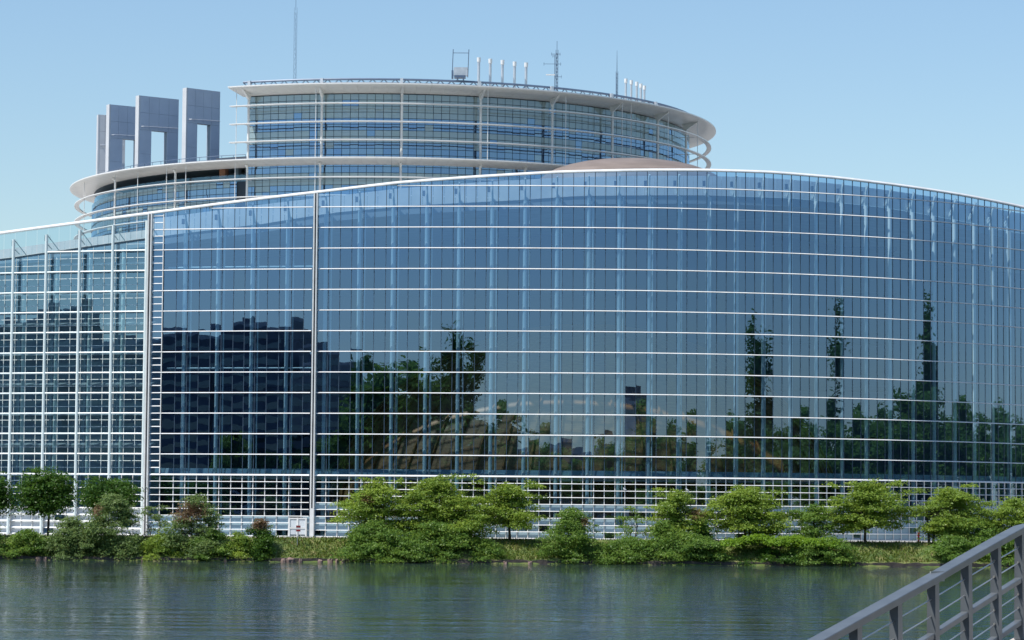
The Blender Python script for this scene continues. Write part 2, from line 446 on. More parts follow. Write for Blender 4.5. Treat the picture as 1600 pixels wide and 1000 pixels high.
# lower glazing (behind the close white grid) joins the rest
LOWS = [(ST_R, 0.0), ([station_px(237), ST_LAD] + ST_M[1:], 0.0), (ST_L, -0.5)]
panels = []
for si, (sts, d) in enumerate(LOWS):
    for i, (a, b) in enumerate(zip(sts[:-1], sts[1:])):
        for j in range(9):
            z0, z1 = Z_LOW[j], Z_LOW[j + 1]
            opaque = (j < 3) or (si == 0 and j == 4) or (si == 2 and j == 3)
            if j < 3 and (i * 7 + j * 3 + si) % 13 == 0: opaque = False
            q = pane_quad(a, b, z0, z1, z1, d - 0.02, gap=0.02)
            if opaque:
                s = [proj(v) for v in q]
                panels.append((abs((s[1][0] - s[0][0]) * (s[2][1] - s[1][1])), a, b, z0, z1, d, si))
            else: rest.quad(*q, mi=0)
g = rest.build('glass', [MT['glass'], MT['clear'], MT['wing_glass']], hall); g['kind'] = 'stuff'
panels.sort(key=lambda t: -t[0])
restp = MB()
for k, (_, a, b, z0, z1, d, si) in enumerate(panels):
    m_ = MB() if k < 300 else restp
    A = pt(a, d - 0.05, 0); B = pt(b, d - 0.05, 0); t = (B - A)
    L = t.length; t.normalize(); nr = Vector((t.y, -t.x, 0))
    m_.frame_box((A + B) / 2 + Vector((0, 0, (z0 + z1) / 2)) + nr * float(rng.normal(0, 0.004)), t * (L / 2 - 0.02), nr * 0.03, Vector((0, 0, (z1 - z0) / 2 - 0.02)))
    if k < 300: m_.build('panel', MT['louvre'] if si == 2 else MT['panel'], hall)
if restp.v: restp.build('panelling', MT['panel'], hall)['kind'] = 'stuff'

# --- mullions (dark joints)
def vbar(name, st, d, z0, z1, w, dep, m, parent=hall):
    b = MB(); x, y = off(st, d)
    b.box((x, y, (z0 + z1) / 2), (w / 2, dep / 2, (z1 - z0) / 2), rz=st[2]); return b.build(name, m, parent)
for st in ST_R[1:]: vbar('mullion', st, -0.02, Z_T[0], zcop(st[0]) - 0.06, 0.07, 0.10, MT['seal'])
for st in ST_M[1:-1]: vbar('mullion', st, -0.02, Z_T[0], zcop(st[0]) - 0.06, 0.07, 0.10, MT['seal'])
# lower white grid
for st in ST_R: vbar('grid_post', st, 0.06, Z_G, Z_T[0] - 0.08, 0.085, 0.10, MT['white'])
for st in [ST_LAD] + ST_M[1:]: vbar('grid_post', st, 0.06, Z_G, Z_T[0] - 0.08, 0.085, 0.10, MT['white'])
for st in ST_L: vbar('grid_post', st, -0.44, Z_G, Z_T[0] - 0.08, 0.085, 0.10, MT['white'])
def hband(name, sts, d0, d1, z, th, m, clip=False):
    """a curved horizontal band from d0 to d1 outside the curve"""
    secs = []
    for st in sts:
        if clip and z + th > zcop(st[0]) - 0.15:
            if secs: break
            continue
        secs.append([pt(st, d0, z - th / 2), pt(st, d1, z - th / 2), pt(st, d1, z - th * 0.28), pt(st, d0 + (d1 - d0) * 0.3, z + th / 2), pt(st, d0, z + th / 2)])
    if len(secs) < 2: return None
    b = MB(); b.strip(secs); return b.build(name, m, hall)
ST_Mt = [station_px(p) for p in (237, 254)] + ST_M[1:-1] + [station_px(486.5)]
for j, z in enumerate(Z_T):
    big = (j == 0)
    hband('transom', ST_R, 0.05, 0.24, z, 0.19 if big else 0.115, MT['white'], clip=True)
    hband('transom', ST_Mt, 0.05, 0.24, z, 0.19 if big else 0.115, MT['white'], clip=True)
for z in Z_LOW[:9]:
    hband('grid_rail', ST_R, 0.12, 0.26, z + (0.06 if z == Z_G else 0), 0.082, MT['white'])
    hband('grid_rail', ST_Mt, 0.12, 0.26, z + (0.06 if z == Z_G else 0), 0.082, MT['white'])
    hband('grid_rail', ST_L, -0.38, -0.2, z + (0.06 if z == Z_G else 0), 0.15 if z < 6.5 else 0.095, MT['white'])
# --- ladder at the first divider
for j in range(3 * 14):
    if j % 3 == 0: continue
    z = Z_T[0] + ROW * j / 3
    hband('rung', [station_px(236.5), station_px(254)], 0.06, 0.2, z, 0.11, MT['white'], clip=True)
vbar('ladder_rail', ST_LAD, 0.16, Z_T[0], zcop(ST_LAD[0]) - 0.2, 0.11, 0.08, MT['white'])
# --- divider posts
for px in (231.3, 236.0): vbar('divider_post', station_px(px), 0.22, Z_G, zcop(station_px(px)[0]) - 0.05, 0.15, 0.5, MT['white'])
vbar('divider_gap', station_px(233.6), 0.05, Z_G, zcop(ST_D1[0]) - 0.05, 0.24, 0.3, MT['joint'])
for px in (490.0, 494.4): vbar('divider_post', station_px(px), 0.22, Z_T[0] - 4.0, zcop(station_px(px)[0]) - 0.05, 0.15, 0.5, MT['white'])
vbar('divider_gap', station_px(492.2), 0.05, Z_T[0] - 4.0, zcop(ST_D2[0]) - 0.05, 0.22, 0.3, MT['joint'])
vbar('divider_foot', station_px(492.2), 0.22, Z_G, Z_T[0] - 4.0, 0.5, 0.5, MT['white'])
# --- door by the second divider
b = MB()
dA, dB = station_px(457), station_px(483)
for st in (dA, mid(dA, dB), dB): x, y = off(st, 0.3); b.box((x, y, Z_G + 1.15), (0.1, 0.06, 1.15), rz=st[2])
for z in (1.05, 2.2):
    b.bar(pt(dA, 0.3, Z_G + z), pt(dB, 0.3, Z_G + z), 0.08, 0.16)
door = b.build('door', MT['white'], hall)
b = MB(); b.bar(pt(dA, 0.25, Z_G + 0.62), pt(dB, 0.25, Z_G + 0.62), 0.03, 0.7); b.bar(pt(dA, 0.25, Z_G + 1.62), pt(dB, 0.25, Z_G + 1.62), 0.03, 0.95)
b.build('door_leaf', MT['louvre'], door)
# --- coping
def coping(sts, name):
    secs = [[pt(st, -0.25, zcop(st[0]) - 0.14), pt(st, 0.3, zcop(st[0]) - 0.14), pt(st, 0.3, zcop(st[0]) - 0.02), pt(st, 0.05, zcop(st[0]) + 0.2), pt(st, -0.25, zcop(st[0]) + 0.2)] for st in sts]
    b = MB(); b.strip(secs); b.build(name, MT['white'], hall)
coping(ST_L + [ST_D1] + ST_Mt + ST_R, 'coping')
# --- columns behind the skin, with brackets above the roof
def column(st, d, z0, z1, r=0.23, m='mint', n=10):
    b = MB(); x, y = off(st, d); b.tube([(x, y, z0), (x, y, z1)], r, n); return b.build('column', MT[m], hall, smooth=False)
COLS_R = [505, 558, 611, 664, 715, 767, 819, 869.5, 919.5, 968, 1015.5, 1062.5, 1109, 1153, 1197, 1240, 1281, 1322, 1360, 1397.5, 1434, 1467.5, 1500, 1531, 1560, 1587]
COLS_M = [284, 336, 390, 445]
stc = [station_px(p) for p in COLS_M + COLS_R]
ph = stc[-1][2]
while ph < math.radians(92): ph += 5.2 / RR; stc.append(station_phi(ph))
for k, st in enumerate(stc):
    zr, zc = zroof(st[0]), zcop(st[0])
    column(st, -0.95, Z_G, zr - 0.1, 0.24)
    x2 = (st[0] + 0.55 * math.cos(st[2]), st[1] + 0.55 * math.sin(st[2]), st[2])
    b = MB(); x, y = off(x2, -1.7); b.tube([(x, y, Z_G), (x, y, zr - 0.1)], 0.10, 6); b.build('inner_tube', MT['mint'], hall)
    b = MB()
    b.tube([pt(st, -2.2, zr + 0.05), pt(st, -0.5, zc - 0.5)], 0.09, 6)
    b.tube([pt(st, -1.35, zr - 0.4), pt(st, -0.8, zc - 0.4)], 0.12, 6)
    b.tube([pt(st, -2.2, zr + 0.05), pt(st, -1.0, zr + 1.1)], 0.07, 6)
    b.build('bracket', MT['mint'], hall)
    b = MB(); x, y = off((st[0] - 0.45 * math.cos(st[2]), st[1] - 0.45 * math.sin(st[2]), st[2]), -1.2)
    b.box((x, y, (zr + zc) / 2), (0.16, 0.12, 0.33), rz=st[2]); b.build('floodlight', MT['steel'], hall)
# tie tubes between columns
for z in (Z_T[0] + 5.2 * ROW, Z_T[0] + 10.15 * ROW):
    b = MB(); pts = [pt(st, -1.35, z) for st in [station_px(p) for p in (256, 284, 310, 336, 364, 390, 418, 445, 487)]]
    b.tube(pts, 0.10, 6); b.build('tie_tube', MT['mint'], hall)
# left wing: exposed columns, tubes, glazing bars
for k, px in enumerate(COLS_L):
    st = station_px(px)
    b = MB(); x, y = off(st, 0.0); b.tube([(x, y, Z_G), (x, y, zroof(st[0]) + 2.0)], 0.19, 10); b.build('column', MT['mint'], hall)
    b = MB(); b.box(tuple(pt((st[0] - 0.3, st[1] + 0.1, st[2]), -0.5, zroof(st[0]) + 1.6)), (0.17, 0.12, 0.36), rz=st[2]); b.build('floodlight', MT['steel'], hall)
    b = MB(); b.tube([pt(st, -0.1, zroof(st[0]) + 2.0), pt((st[0] + 0.9, st[1], st[2]), -1.4, zroof(st[0]) + 0.2)], 0.06, 6); b.tube([pt(st, -1.5, zroof(st[0]) + 0.3), pt(st, -0.05, zroof(st[0]) + 0.9)], 0.06, 6)
    b.build('bracket', MT['mint'], hall)
    if k == 0: continue
    sa = station_px(COLS_L[k - 1])
    for j, z in enumerate(Z_T[1:]):
        if z > min(zroof(st[0]), zroof(sa[0])) + 0.2: break
        b = MB(); b.tube([pt(sa, 0.0, z), pt(st, 0.0, z)], 0.11, 6)
        tb = b.build('cross_tube', MT['mint'], hall)
        for t in (0.22, 0.5, 0.82):
            c = MB(); s_ = mid(sa, st, t); x, y = off(s_, -0.4); c.box((x, y, z + 0.05), (0.07, 0.42, 0.09), rz=s_[2]); c.build('clamp', MT['galv'], tb)
for z in Z_T[:1]:
    hband('transom', ST_L, -0.1, 0.2, z, 0.19, MT['white'])
for st in ST_L:
    vbar('glazing_bar', st, -0.80, Z_T[0], zroof(st[0]) - 0.3, 0.05, 0.05, MT['mint'])
for j in range(14):
    for t in (1 / 3, 2 / 3):
        z = Z_T[0] + ROW * (j + t)
        sts = [s for s in ST_L if zroof(s[0]) - 0.4 > z]
        if len(sts) > 1: hband('glazing_bar', sts, -0.82, -0.76, z, 0.045, MT['mint'])
for k, px in enumerate(COLS_L[:-1]):
    st = station_px(px + 9.5); b = MB(); x, y = off(st, -1.5); b.tube([(x, y, Z_G), (x, y, zroof(st[0]) - 0.8)], 0.24, 8); b.build('reflection_fill', MT['mint'], hall)  # pale columns added behind the glass to lighten the front columns' dark reflections
def parapet_run(sts):
    for a_, b_ in zip(sts[:-1], sts[1:]):
        m_ = MB(); A = pt(a_, -2.0, 0); B = pt(b_, -2.0, 0); t = (B - A); L = t.length; t.normalize()
        for q0, q1 in ((0.02, 0.49), (0.51, 0.98)) if L > 2.4 else ((0.02, 0.98),):
            pa = A + t * L * q0; pb = A + t * L * q1
            za, zb_ = zroof(a_[0]) + 0.13, zroof(b_[0]) + 0.13
            ta, tb_ = zcop(a_[0]) - 0.45, zcop(b_[0]) - 0.45
            if a_[0] < ST_L[-1][0]: ta, tb_ = za + (ta - za) * 0.45, zb_ + (tb_ - zb_) * 0.45
            nr = Vector((t.y, -t.x, 0)) * 0.03
            m_.add([pa - nr + Vector((0, 0, za)), pb - nr + Vector((0, 0, zb_)), pb - nr + Vector((0, 0, tb_)), pa - nr + Vector((0, 0, ta)), pa + nr + Vector((0, 0, za)), pb + nr + Vector((0, 0, zb_)), pb + nr + Vector((0, 0, tb_)), pa + nr + Vector((0, 0, ta))], [(0, 3, 2, 1), (4, 5, 6, 7), (0, 1, 5, 4), (1, 2, 6, 5), (2, 3, 7, 6), (3, 0, 4, 7)])
        m_.build('parapet_panel', MT['parapet'], hall)
# --- roof slab, fascia and back
ALL = ST_L + [ST_D1] + ST_M + ST_R
def back(X): return 377.5 if X < 30 else 377.5 + (X - 30) * 0.9
secs = []
for st in ALL:
    x, y = off(st, -2.3); zr = zroof(st[0]); yb = max(back(x), y + 1.0)
    secs.append([(x, y, zr - 0.75), (x, y, zr), (x, yb, zr), (x, yb, zr - 0.75)])
b = MB(); b.strip(secs); b.build('roof', MT['roof'], hall)
secs = [[pt(st, -2.28, zroof(st[0]) - 0.9), pt(st, -2.12, zroof(st[0]) - 0.9), pt(st, -2.12, zroof(st[0]) + 0.12), pt(st, -2.28, zroof(st[0]) + 0.12)] for st in ALL]
b = MB(); b.strip(secs); b.build('roof_fascia', MT['fascia'], hall)
parapet_run((ST_L + [ST_D1] + ST_M + ST_R)[:])
secs = []
for st in ALL:
    x, y = off(st, -2.3); yb = max(back(x), y + 1.0)
    secs.append([(x, yb - 0.4, Z_G), (x, yb - 0.02, Z_G), (x, yb - 0.02, zroof(st[0]) - 0.76), (x, yb - 0.4, zroof(st[0]) - 0.76)])
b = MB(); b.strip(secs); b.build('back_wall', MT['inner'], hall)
b = MB(); x0, y0 = off(ST_L[0], -1.5); b.box((x0 - 0.1, (y0 + 377) / 2, 20), (0.1, (377 - y0) / 2, 17.2)); b.build('end_wall', MT['inner'], hall)
# wing interior: a wall close behind the glass with storeys
for zf in [Z_T[0] + ROW * 1.5 * k for k in range(9)]:
    sts = [s for s in ST_L if zroof(s[0]) - 1.0 > zf]
    if len(sts) > 1: hband('floor_slab', sts, -4.05, -2.2, zf, 0.35, MT['louvre'])
secs = [[pt(s, -4.4, Z_G), pt(s, -4.1, Z_G), pt(s, -4.1, zroof(s[0]) - 0.8), pt(s, -4.4, zroof(s[0]) - 0.8)] for s in ST_L + [ST_D1]]
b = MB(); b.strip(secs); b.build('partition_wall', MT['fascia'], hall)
# first floor inside the hall, its edge parapet
sts_in = [ST_D1] + ST_M + ST_R
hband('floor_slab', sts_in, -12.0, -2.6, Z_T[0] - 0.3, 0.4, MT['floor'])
hband('parapet', sts_in, -2.85, -2.7, Z_T[0] + 0.35, 0.9, MT['panel'])
# gallery at the back with a few storeys of dark balconies
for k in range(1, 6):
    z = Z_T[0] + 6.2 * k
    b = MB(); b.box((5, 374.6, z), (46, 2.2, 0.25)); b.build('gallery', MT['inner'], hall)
# --- the wooden chamber inside and its cap above the roof
NU, NV = 56, 14
cx, cy, cz = 9.5, 360.5, Z_G
ax, ay, az = 33.0, 15.5, 27.0
b = MB()
for i in range(NV + 1):
    th = i / NV * math.pi / 2
    for k in range(NU):
        a = 2 * math.pi * k / NU
        b.v.append((cx + ax * math.cos(th) * math.cos(a), cy + ay * math.cos(th) * math.sin(a), cz + az * math.sin(th)))
for i in range(NV):
    for k in range(NU):
        b.f.append((i * NU + k, i * NU + (k + 1) % NU, (i + 1) * NU + (k + 1) % NU, (i + 1) * NU + k)); b.m.append(0)
shell = b.build('wooden_chamber_shell', MT['wood'], hall, smooth=True)
for k in range(0, NU, 1):
    a = 2 * math.pi * k / NU
    if math.sin(a) > 0.25: continue
    b = MB(); pts = []
    for i in range(0, NV):
        th = i / NV * math.pi / 2
        s_ = 1.008
        pts.append((cx + ax * s_ * math.cos(th) * math.cos(a), cy + ay * s_ * math.cos(th) * math.sin(a), cz + az * s_ * math.sin(th)))
    b.tube(pts, 0.16, 4); b.build('rib', MT['wood'], shell)
b = MB(); capx = P(985, 248, 366).x; zc = P(985, 251.5, 366).z; Rc, hc = 35.0, zc - zroof(capx) + 0.3
NU2 = 96
b.v.append((capx, 364, zc))
for i in range(1, 13):
    dz = hc * (i / 12) ** 2.4; r = 13.4 * math.sqrt(1 - ((hc - dz) / hc) ** 4)
    for k in range(NU2):
        a = 2 * math.pi * k / NU2
        b.v.append((capx + r * math.cos(a) * 0.98, 364 + r * math.sin(a) * 0.7, zc - dz))
for k in range(NU2): b.f.append((0, 1 + k, 1 + (k + 1) % NU2)); b.m.append(0)
for i in range(11):
    for k in range(NU2):
        b.f.append((1 + i * NU2 + k, 1 + (i + 1) * NU2 + k, 1 + (i + 1) * NU2 + (k + 1) % NU2, 1 + i * NU2 + (k + 1) % NU2)); b.m.append(0)
b.build('dome_cap', MT['domecap'], hall, smooth=True)

# ------------------------------------------------------------------ the round tower
TX, TY = (610 - 800) / F_PX * 425.0, 425.0
RW = 45.0
tower = thing('round_tower', (TX, TY, Z_G), 'tall round office tower with white sunshade rings behind the glass hall', 'building')
def tp(a, R, z): return Vector((TX + R * math.sin(a), TY - R * math.cos(a), z))
def a_of_px(px, R, py=200):
    lo, hi = -1.45, 1.45
    for _ in range(60):
        m_ = (lo + hi) / 2
        x = proj(tp(m_, R, P(px, py, TY - R * math.cos(m_)).z))[0]
        if x < px: lo = m_
        else: hi = m_
    return (lo + hi) / 2
Yn = TY - 48.5
def zy(py): return P(610, py, Yn).z
Z_RING, Z_MAIN = zy(131.5), zy(246.0)
LV = (Z_RING - Z_MAIN) / 4
A_CUT = a_of_px(388, RW)
A_L0, A_R1 = math.radians(-128), math.radians(150)
STEP = math.radians(1.44)
z_up = [Z_MAIN + LV * k / 3 for k in range(13)]
z_lo = [Z_MAIN - LV * k / 3 for k in range(16)]
Z_TER = Z_MAIN - LV * 1.0                       # open terrace below the lower ring on the left
PAT_UP = 'BBBGGBBGGGGG'                          # from the lower ring upwards: blue glass and blinds
PAT_LO = 'BBGGBBGGBBGGBBB'
# core walls
def ring_wall(name, a0, a1, R0_, R1_, z0, z1, m, n=120):
    secs = []
    for i in range(n + 1):
        a = a0 + (a1 - a0) * i / n
        secs.append([tp(a, R0_, z0), tp(a, R1_, z0), tp(a, R1_, z1), tp(a, R0_, z1)])
    b = MB(); b.strip(secs); return b.build(name, m, tower)
ring_wall('wall', A_CUT, A_R1, 33.0, RW - 0.12, Z_MAIN - 0.5, Z_RING - 0.55, MT['joint'])
ring_wall('wall', A_CUT, A_R1, 30.0, RW - 0.12, Z_G, Z_MAIN - 0.55, MT['joint'])
ring_wall('wall', A_L0, A_CUT - 0.001, 30.0, RW - 0.12, Z_G, Z_TER - 0.02, MT['joint'])
ring_wall('end_panel', A_CUT - 0.004, A_CUT - 0.001, 33.2, RW - 0.2, Z_TER, Z_RING - 0.7, MT['galv'], 2)
tpan = []
def tower_panes(a0, a1, zs, pat):
    n = int((a1 - a0) / STEP)
    for i in range(n):
        b0 = a0 + i * STEP; b1 = b0 + STEP
        for j, ch in enumerate(pat):
            z0, z1 = sorted((zs[j], zs[j + 1]))
            g = 0.035 / RW
            ty = rng.normal(0, 0.006); tx = rng.normal(0, 0.006)
            q = [tp(b0 + g, RW - ty - tx * .6, z0 + 0.035), tp(b1 - g, RW + ty - tx * .6, z0 + 0.035), tp(b1 - g, RW + ty + tx * .6, z1 - 0.035), tp(b0 + g, RW - ty + tx * .6, z1 - 0.035)]
            am = (b0 + b1) / 2
            vis = math.cos(am) if z0 > Z_MAIN - LV * 2.2 else 0
            k = 0 if ch == 'B' else 1
            if rng.random() < 0.05: k = 1 - k
            tpan.append((vis, q, k))
tower_panes(A_CUT, A_R1, z_up[:12], PAT_UP[:11])
tower_panes(A_CUT, A_R1, z_lo, PAT_LO)
tower_panes(A_L0, A_CUT - STEP, z_lo[3:], PAT_LO[3:])
tpan.sort(key=lambda t: -t[0])
for _, q, k in tpan[:300]:
    b = MB(); b.quad(*q); b.build('pane', MT['tower_grey'] if k else MT['tower_blue'], tower)
b = MB()
for _, q, k in tpan[300:]: b.quad(*q, mi=k)
b.build('glass', [MT['tower_blue'], MT['tower_grey']], tower)['kind'] = 'stuff'
# roof ring and lower ring: shared soffit panels turned about the tower's axis
def ring_panels(name, a0, a1, Rin, Rout, z, drop, m, da=math.radians(2.4)):
    n = int(round((a1 - a0) / da)); da = (a1 - a0) / n
    g = 0.012 / Rout; secs = []
    for i in range(4):
        a = -da / 2 + g + (da - 2 * g) * i / 3
        secs.append([tp(a, Rin, z - drop), tp(a, Rout - 0.3, z - 0.12), tp(a, Rout, z - 0.03), tp(a, Rout, z + 0.13), tp(a, Rin, z + 0.22)])
    b = MB(); b.strip(secs); first = b.build(name, m, tower)
    for i in range(n):
        o = first if i == 0 else place(first, tower, 0)
        o.rotation_euler = (0, 0, a0 + da * (i + 0.5))
ring_panels('roof_panel', A_CUT - 0.022, A_R1, RW - 0.3, 49.0, Z_RING, 0.75, MT['soffit'])
ring_panels('canopy_panel', A_L0 + 0.4, math.radians(62), RW - 0.3, 48.3, Z_MAIN, 0.62, MT['soffit'])
def thin_ring(name, a0, a1, R, z, w=0.7, th=0.095, m='soffit'):
    secs = []
    n = int((a1 - a0) / math.radians(1.5))
    for i in range(n + 1):
        a = a0 + (a1 - a0) * i / n
        secs.append([tp(a, R - w, z - th), tp(a, R, z - th * .6), tp(a, R, z + th * .6), tp(a, R - w, z + th * .4)])
    b = MB(); b.strip(secs); o = b.build(name, MT[m], tower)
    return o
for k in (1, 2, 3): thin_ring('sunshade_ring', A_CUT - 0.024, A_R1, 48.3, Z_MAIN + LV * k)
for k in (1, 2, 3): thin_ring('sunshade_ring', A_L0 + 0.4, math.radians(62), 47.6, Z_MAIN - LV * k)
# pillars
for px in (388, 502.5, 627.5, 751, 863, 957, 1028, 1072):
    a = a_of_px(px, 46.2)
    b = MB(); b.tube([tp(a, 46.2, Z_MAIN + 0.2), tp(a, 46.2, Z_RING - 0.95), tp(a, 46.6, Z_RING - 0.5)], [0.17, 0.17, 0.2], 8); pl = b.build('pillar', MT['white'], tower)
    b = MB(); t = Vector((math.cos(a), math.sin(a), 0)) * 0.16
    A_, B_, C_ = tp(a, 45.6, Z_RING - 0.58), tp(a, 48.2, Z_RING - 0.16), tp(a, 46.1, Z_RING - 1.5)
    b.add([A_ - t, B_ - t, C_ - t, A_ + t, B_ + t, C_ + t], [(0, 1, 2), (3, 5, 4), (0, 3, 4, 1), (1, 4, 5, 2), (2, 5, 3, 0)])
    b.build('head_bracket', MT['white'], pl)
    for k in (1, 2, 3):
        c = MB(); c.bar(tp(a, 44.98, Z_MAIN + LV * k), tp(a, 47.8, Z_MAIN + LV * k), 0.1, 0.08); c.build('ring_arm', MT['white'], pl)
LOWPX = (386, 500, 626, 750, 274, 180, 820)
for px in LOWPX:
    a = a_of_px(px, 46.2, 280)
    b = MB(); b.tube([tp(a, 46.2, Z_MAIN - LV * 4.5), tp(a, 46.2, Z_MAIN - 0.9), tp(a, 46.6, Z_MAIN - 0.4)], [0.16, 0.16, 0.2], 8); b.build('pillar', MT['white'], tower)
    for k in (1, 2, 3):
        c = MB(); c.bar(tp(a, 44.98, Z_MAIN - LV * k), tp(a, 47.3, Z_MAIN - LV * k), 0.1, 0.08); c.build('ring_arm', MT['white'], tower)
for px in (369, 493, 762, 884, 972, 986, 1044, 1090):
    a = a_of_px(px, 48.1)
    b = MB(); b.tube([tp(a, 48.1, Z_MAIN), tp(a, 48.1, Z_RING)], 0.05, 5); b.build('hanger_rod', MT['white'], tower)
for px in (132, 180, 215, 260, 290, 367, 492):
    a = a_of_px(px, 47.4, 290)
    b = MB(); b.tube([tp(a, 47.4, Z_MAIN - LV * 3.6), tp(a, 47.4, Z_MAIN)], 0.05, 5); b.build('hanger_rod', MT['white'], tower)
# roof truss: rail ring over the roof edge
def truss(a0, a1):
    R = 46.6; z0, z1 = Z_RING + 0.2, Z_RING + 0.95
    n = 90
    for nm, z, r in (('truss_rail', z1, 0.16), ('truss_rail', z0 + 0.08, 0.13)):
        b = MB(); b.tube([tp(a0 + (a1 - a0) * i / n, R, z) for i in range(n + 1)], r, 6); b.build(nm, MT['steel'], tower)
    b = MB(); m2 = 150
    pts = [tp(a0 + (a1 - a0) * i / m2, R, z0 if i % 2 else z1) for i in range(m2 + 1)]
    b.tube(pts, 0.09, 4); b.build('truss_lattice', MT['steel'], tower)
    b = MB(); b.tube([tp(a0 + (a1 - a0) * i / n, R - 1.6, z1 - 0.25) for i in range(n + 1)], 0.09, 6); b.build('truss_rail', MT['steel'], tower)
truss(A_CUT, math.radians(118))
for px in (390, 503, 627.5, 749, 862, 955, 1024):
    a = a_of_px(px, 46.8, 128)
    c = tp(a, 46.8, Z_RING + 0.6); b = MB(); b.box(tuple(c), (0.2, 0.25, 0.48), rz=a); b.build('truss_post', MT['galv'], tower)
Z_ROOF = Z_RING - 0.5
# roof surface and a low plant deck
ring_wall('roof_deck', A_CUT + 0.005, A_R1 - 0.01, 33.2, RW - 0.35, Z_RING - 0.5, Z_RING - 0.05, MT['roof'])
# terrace balustrade above the lower ring and under it
def balus(name, a0, a1, R, z, h, n):
    b = MB()
    b.tube([tp(a0 + (a1 - a0) * i / 30, R, z + h) for i in range(31)], 0.045, 5)
    b.tube([tp(a0 + (a1 - a0) * i / 30, R, z + h * .55) for i in range(31)], 0.03, 4)
    for i in range(n + 1):
        a = a0 + (a1 - a0) * i / n
        b.bar(tp(a, R, z), tp(a, R, z + h), 0.06)
    b.build(name, MT['steel'], tower)
balus('balustrade', math.radians(-78), A_CUT - 0.01, 44.9, Z_MAIN + 0.1, 1.1, 22)
b = MB(); secs = []
for i in range(40):
    a = math.radians(-100) + (A_CUT - math.radians(-100)) * i / 39
    secs.append([tp(a, 44.6, Z_TER), tp(a, 44.66, Z_TER), tp(a, 44.66, Z_TER + 0.95), tp(a, 44.6, Z_TER + 0.95)])
b.strip(secs); b.build('glass_balustrade', MT['clear'], tower)
# upper terrace slab that carries the balustrade, and the dark plant room behind it
ring_wall('terrace_slab', math.radians(-100), A_CUT - 0.004, 36.5, RW - 0.35, Z_MAIN - 0.35, Z_MAIN + 0.12, MT['fascia'], 50)
ring_wall('plant_room', a_of_px(338, 41.0), A_CUT - 0.006, 36.0, 41.0, Z_MAIN + 0.12, Z_MAIN + 1.5, MT['darkroof'], 12)
for px, w in ((350, 1.0), (372, 0.6)):
    a = a_of_px(px, 43.0, 268); b = MB(); b.box(tuple(tp(a, 43.0, (Z_TER + Z_MAIN - 0.36) / 2)), (w / 2, 0.4, (Z_MAIN - 0.36 - Z_TER) / 2), rz=a); b.build('terrace_pier', MT['orange'] if px == 350 else MT['fascia'], tower)
ring_wall('recessed_wall', math.radians(-62), A_CUT - 0.006, 37.5, 38.0, Z_TER, Z_MAIN - 0.36, MT['concrete'], 30)

# ------------------------------------------------------------------ the concrete portal slabs
def portal(x0, x1, ytop, ox0, ox1, oy, Y, phi, label, m):
    """slab with an opening: photo columns of its left and right end, top row, opening columns and row"""
    k0 = ray(x0, 200); X0 = k0.x / k0.y * Y
    def along(px):
        k = ray(px, 200).x / ray(px, 200).y
        # X0 + t cos = k (Y + t sin)
        return (k * Y - X0) / (math.cos(phi) - k * math.sin(phi))
    L, o0, o1 = along(x1), along(ox0), along(ox1)
    zt = P(x0, ytop, Y).z; zo = P(ox0, oy, Y + o0 * math.sin(phi)).z
    z0 = Z_TER
    T = thing('portal_slab', (X0, Y, z0), label, 'concrete slab', 'tall slabs beside the round tower')
    dx = Vector((math.cos(phi), math.sin(phi), 0)); dn = Vector((math.sin(phi), -math.cos(phi), 0)); th = 0.42
    B0 = Vector((X0, Y, 0))
    def blk(a, b, za, zb, name, t=th, mm=m, proud=0.0):
        q = MB(); q.frame_box(B0 + dx * (a + b) / 2 - dn * (t - proud * 2) + Vector((0, 0, (za + zb) / 2)), dx * (b - a) / 2, dn * t, Vector((0, 0, (zb - za) / 2)))
        return q.build(name, mm, T)
    blk(0.12, o0 - .02, z0, zo, 'pier', mm=MT['fascia'], t=th - 0.03); blk(o1 + .02, L - 0.03, z0, zo, 'pier', mm=MT['fascia'], t=th - .03); blk(0.12, L - 0.03, zo + .02, zt - .03, 'lintel', mm=MT['fascia'], t=th - .03)
    # facing panels, front and back
    n = 4
    for side in (0, 1):
        def pan(a, b, za, zb):
            q = MB(); c = B0 + dx * (a + b) / 2 - dn * ((2 * th) * side) + dn * (0.02 if side == 0 else -0.02) + Vector((0, 0, (za + zb) / 2))
            q.frame_box(c, dx * ((b - a) / 2 - 0.013), dn * 0.05, Vector((0, 0, (zb - za) / 2 - 0.013))); q.build('panel', m, T)
        for i in range(n):
            a, b_ = L * i / n, L * (i + 1) / n
            zs = [zo + (zt - zo) * t for t in (0, 0.5, 1)]
            for za, zb in zip(zs[:-1], zs[1:]): pan(max(a, 0.12), b_, za, zb)
        for a, b_ in ((0.12, o0), (o1, L)):
            zs = np.linspace(z0, zo, 4)
            for za, zb in zip(zs[:-1], zs[1:]): pan(a, b_, za, zb)
    q = MB(); q.frame_box(B0 - dn * th + Vector((0, 0, (z0 + zt) / 2)), dx * 0.115, dn * (th + 0.09), Vector((0, 0, (zt - z0) / 2))); q.build('lit_edge', MT['palecon'], T)  # slab's sunlit end, its brightness painted in as paler concrete
    # lamp arm sticking out under the lintel
    q = MB(); q.tube([B0 + dx * 0.35 + dn * 0.05 + Vector((0, 0, zo + 0.45)), B0 + dx * 0.55 + dn * 0.5 + Vector((0, 0, zo + 0.45)), B0 + dx * L * 0.95 + dn * 0.55 + Vector((0, 0, zo + 0.62))], 0.06, 5); q.build('stay_bar', MT['galv'], T)
portal(291, 343, 137, 308, 328.5, 193, 402, math.radians(40), 'tallest grey portal slab, nearest to the round tower', MT['concrete'])
portal(217, 278.5, 149, 236.5, 261, 204, 411, math.radians(36), 'second grey portal slab left of the round tower, widest and with open doorway', MT['concrete'])
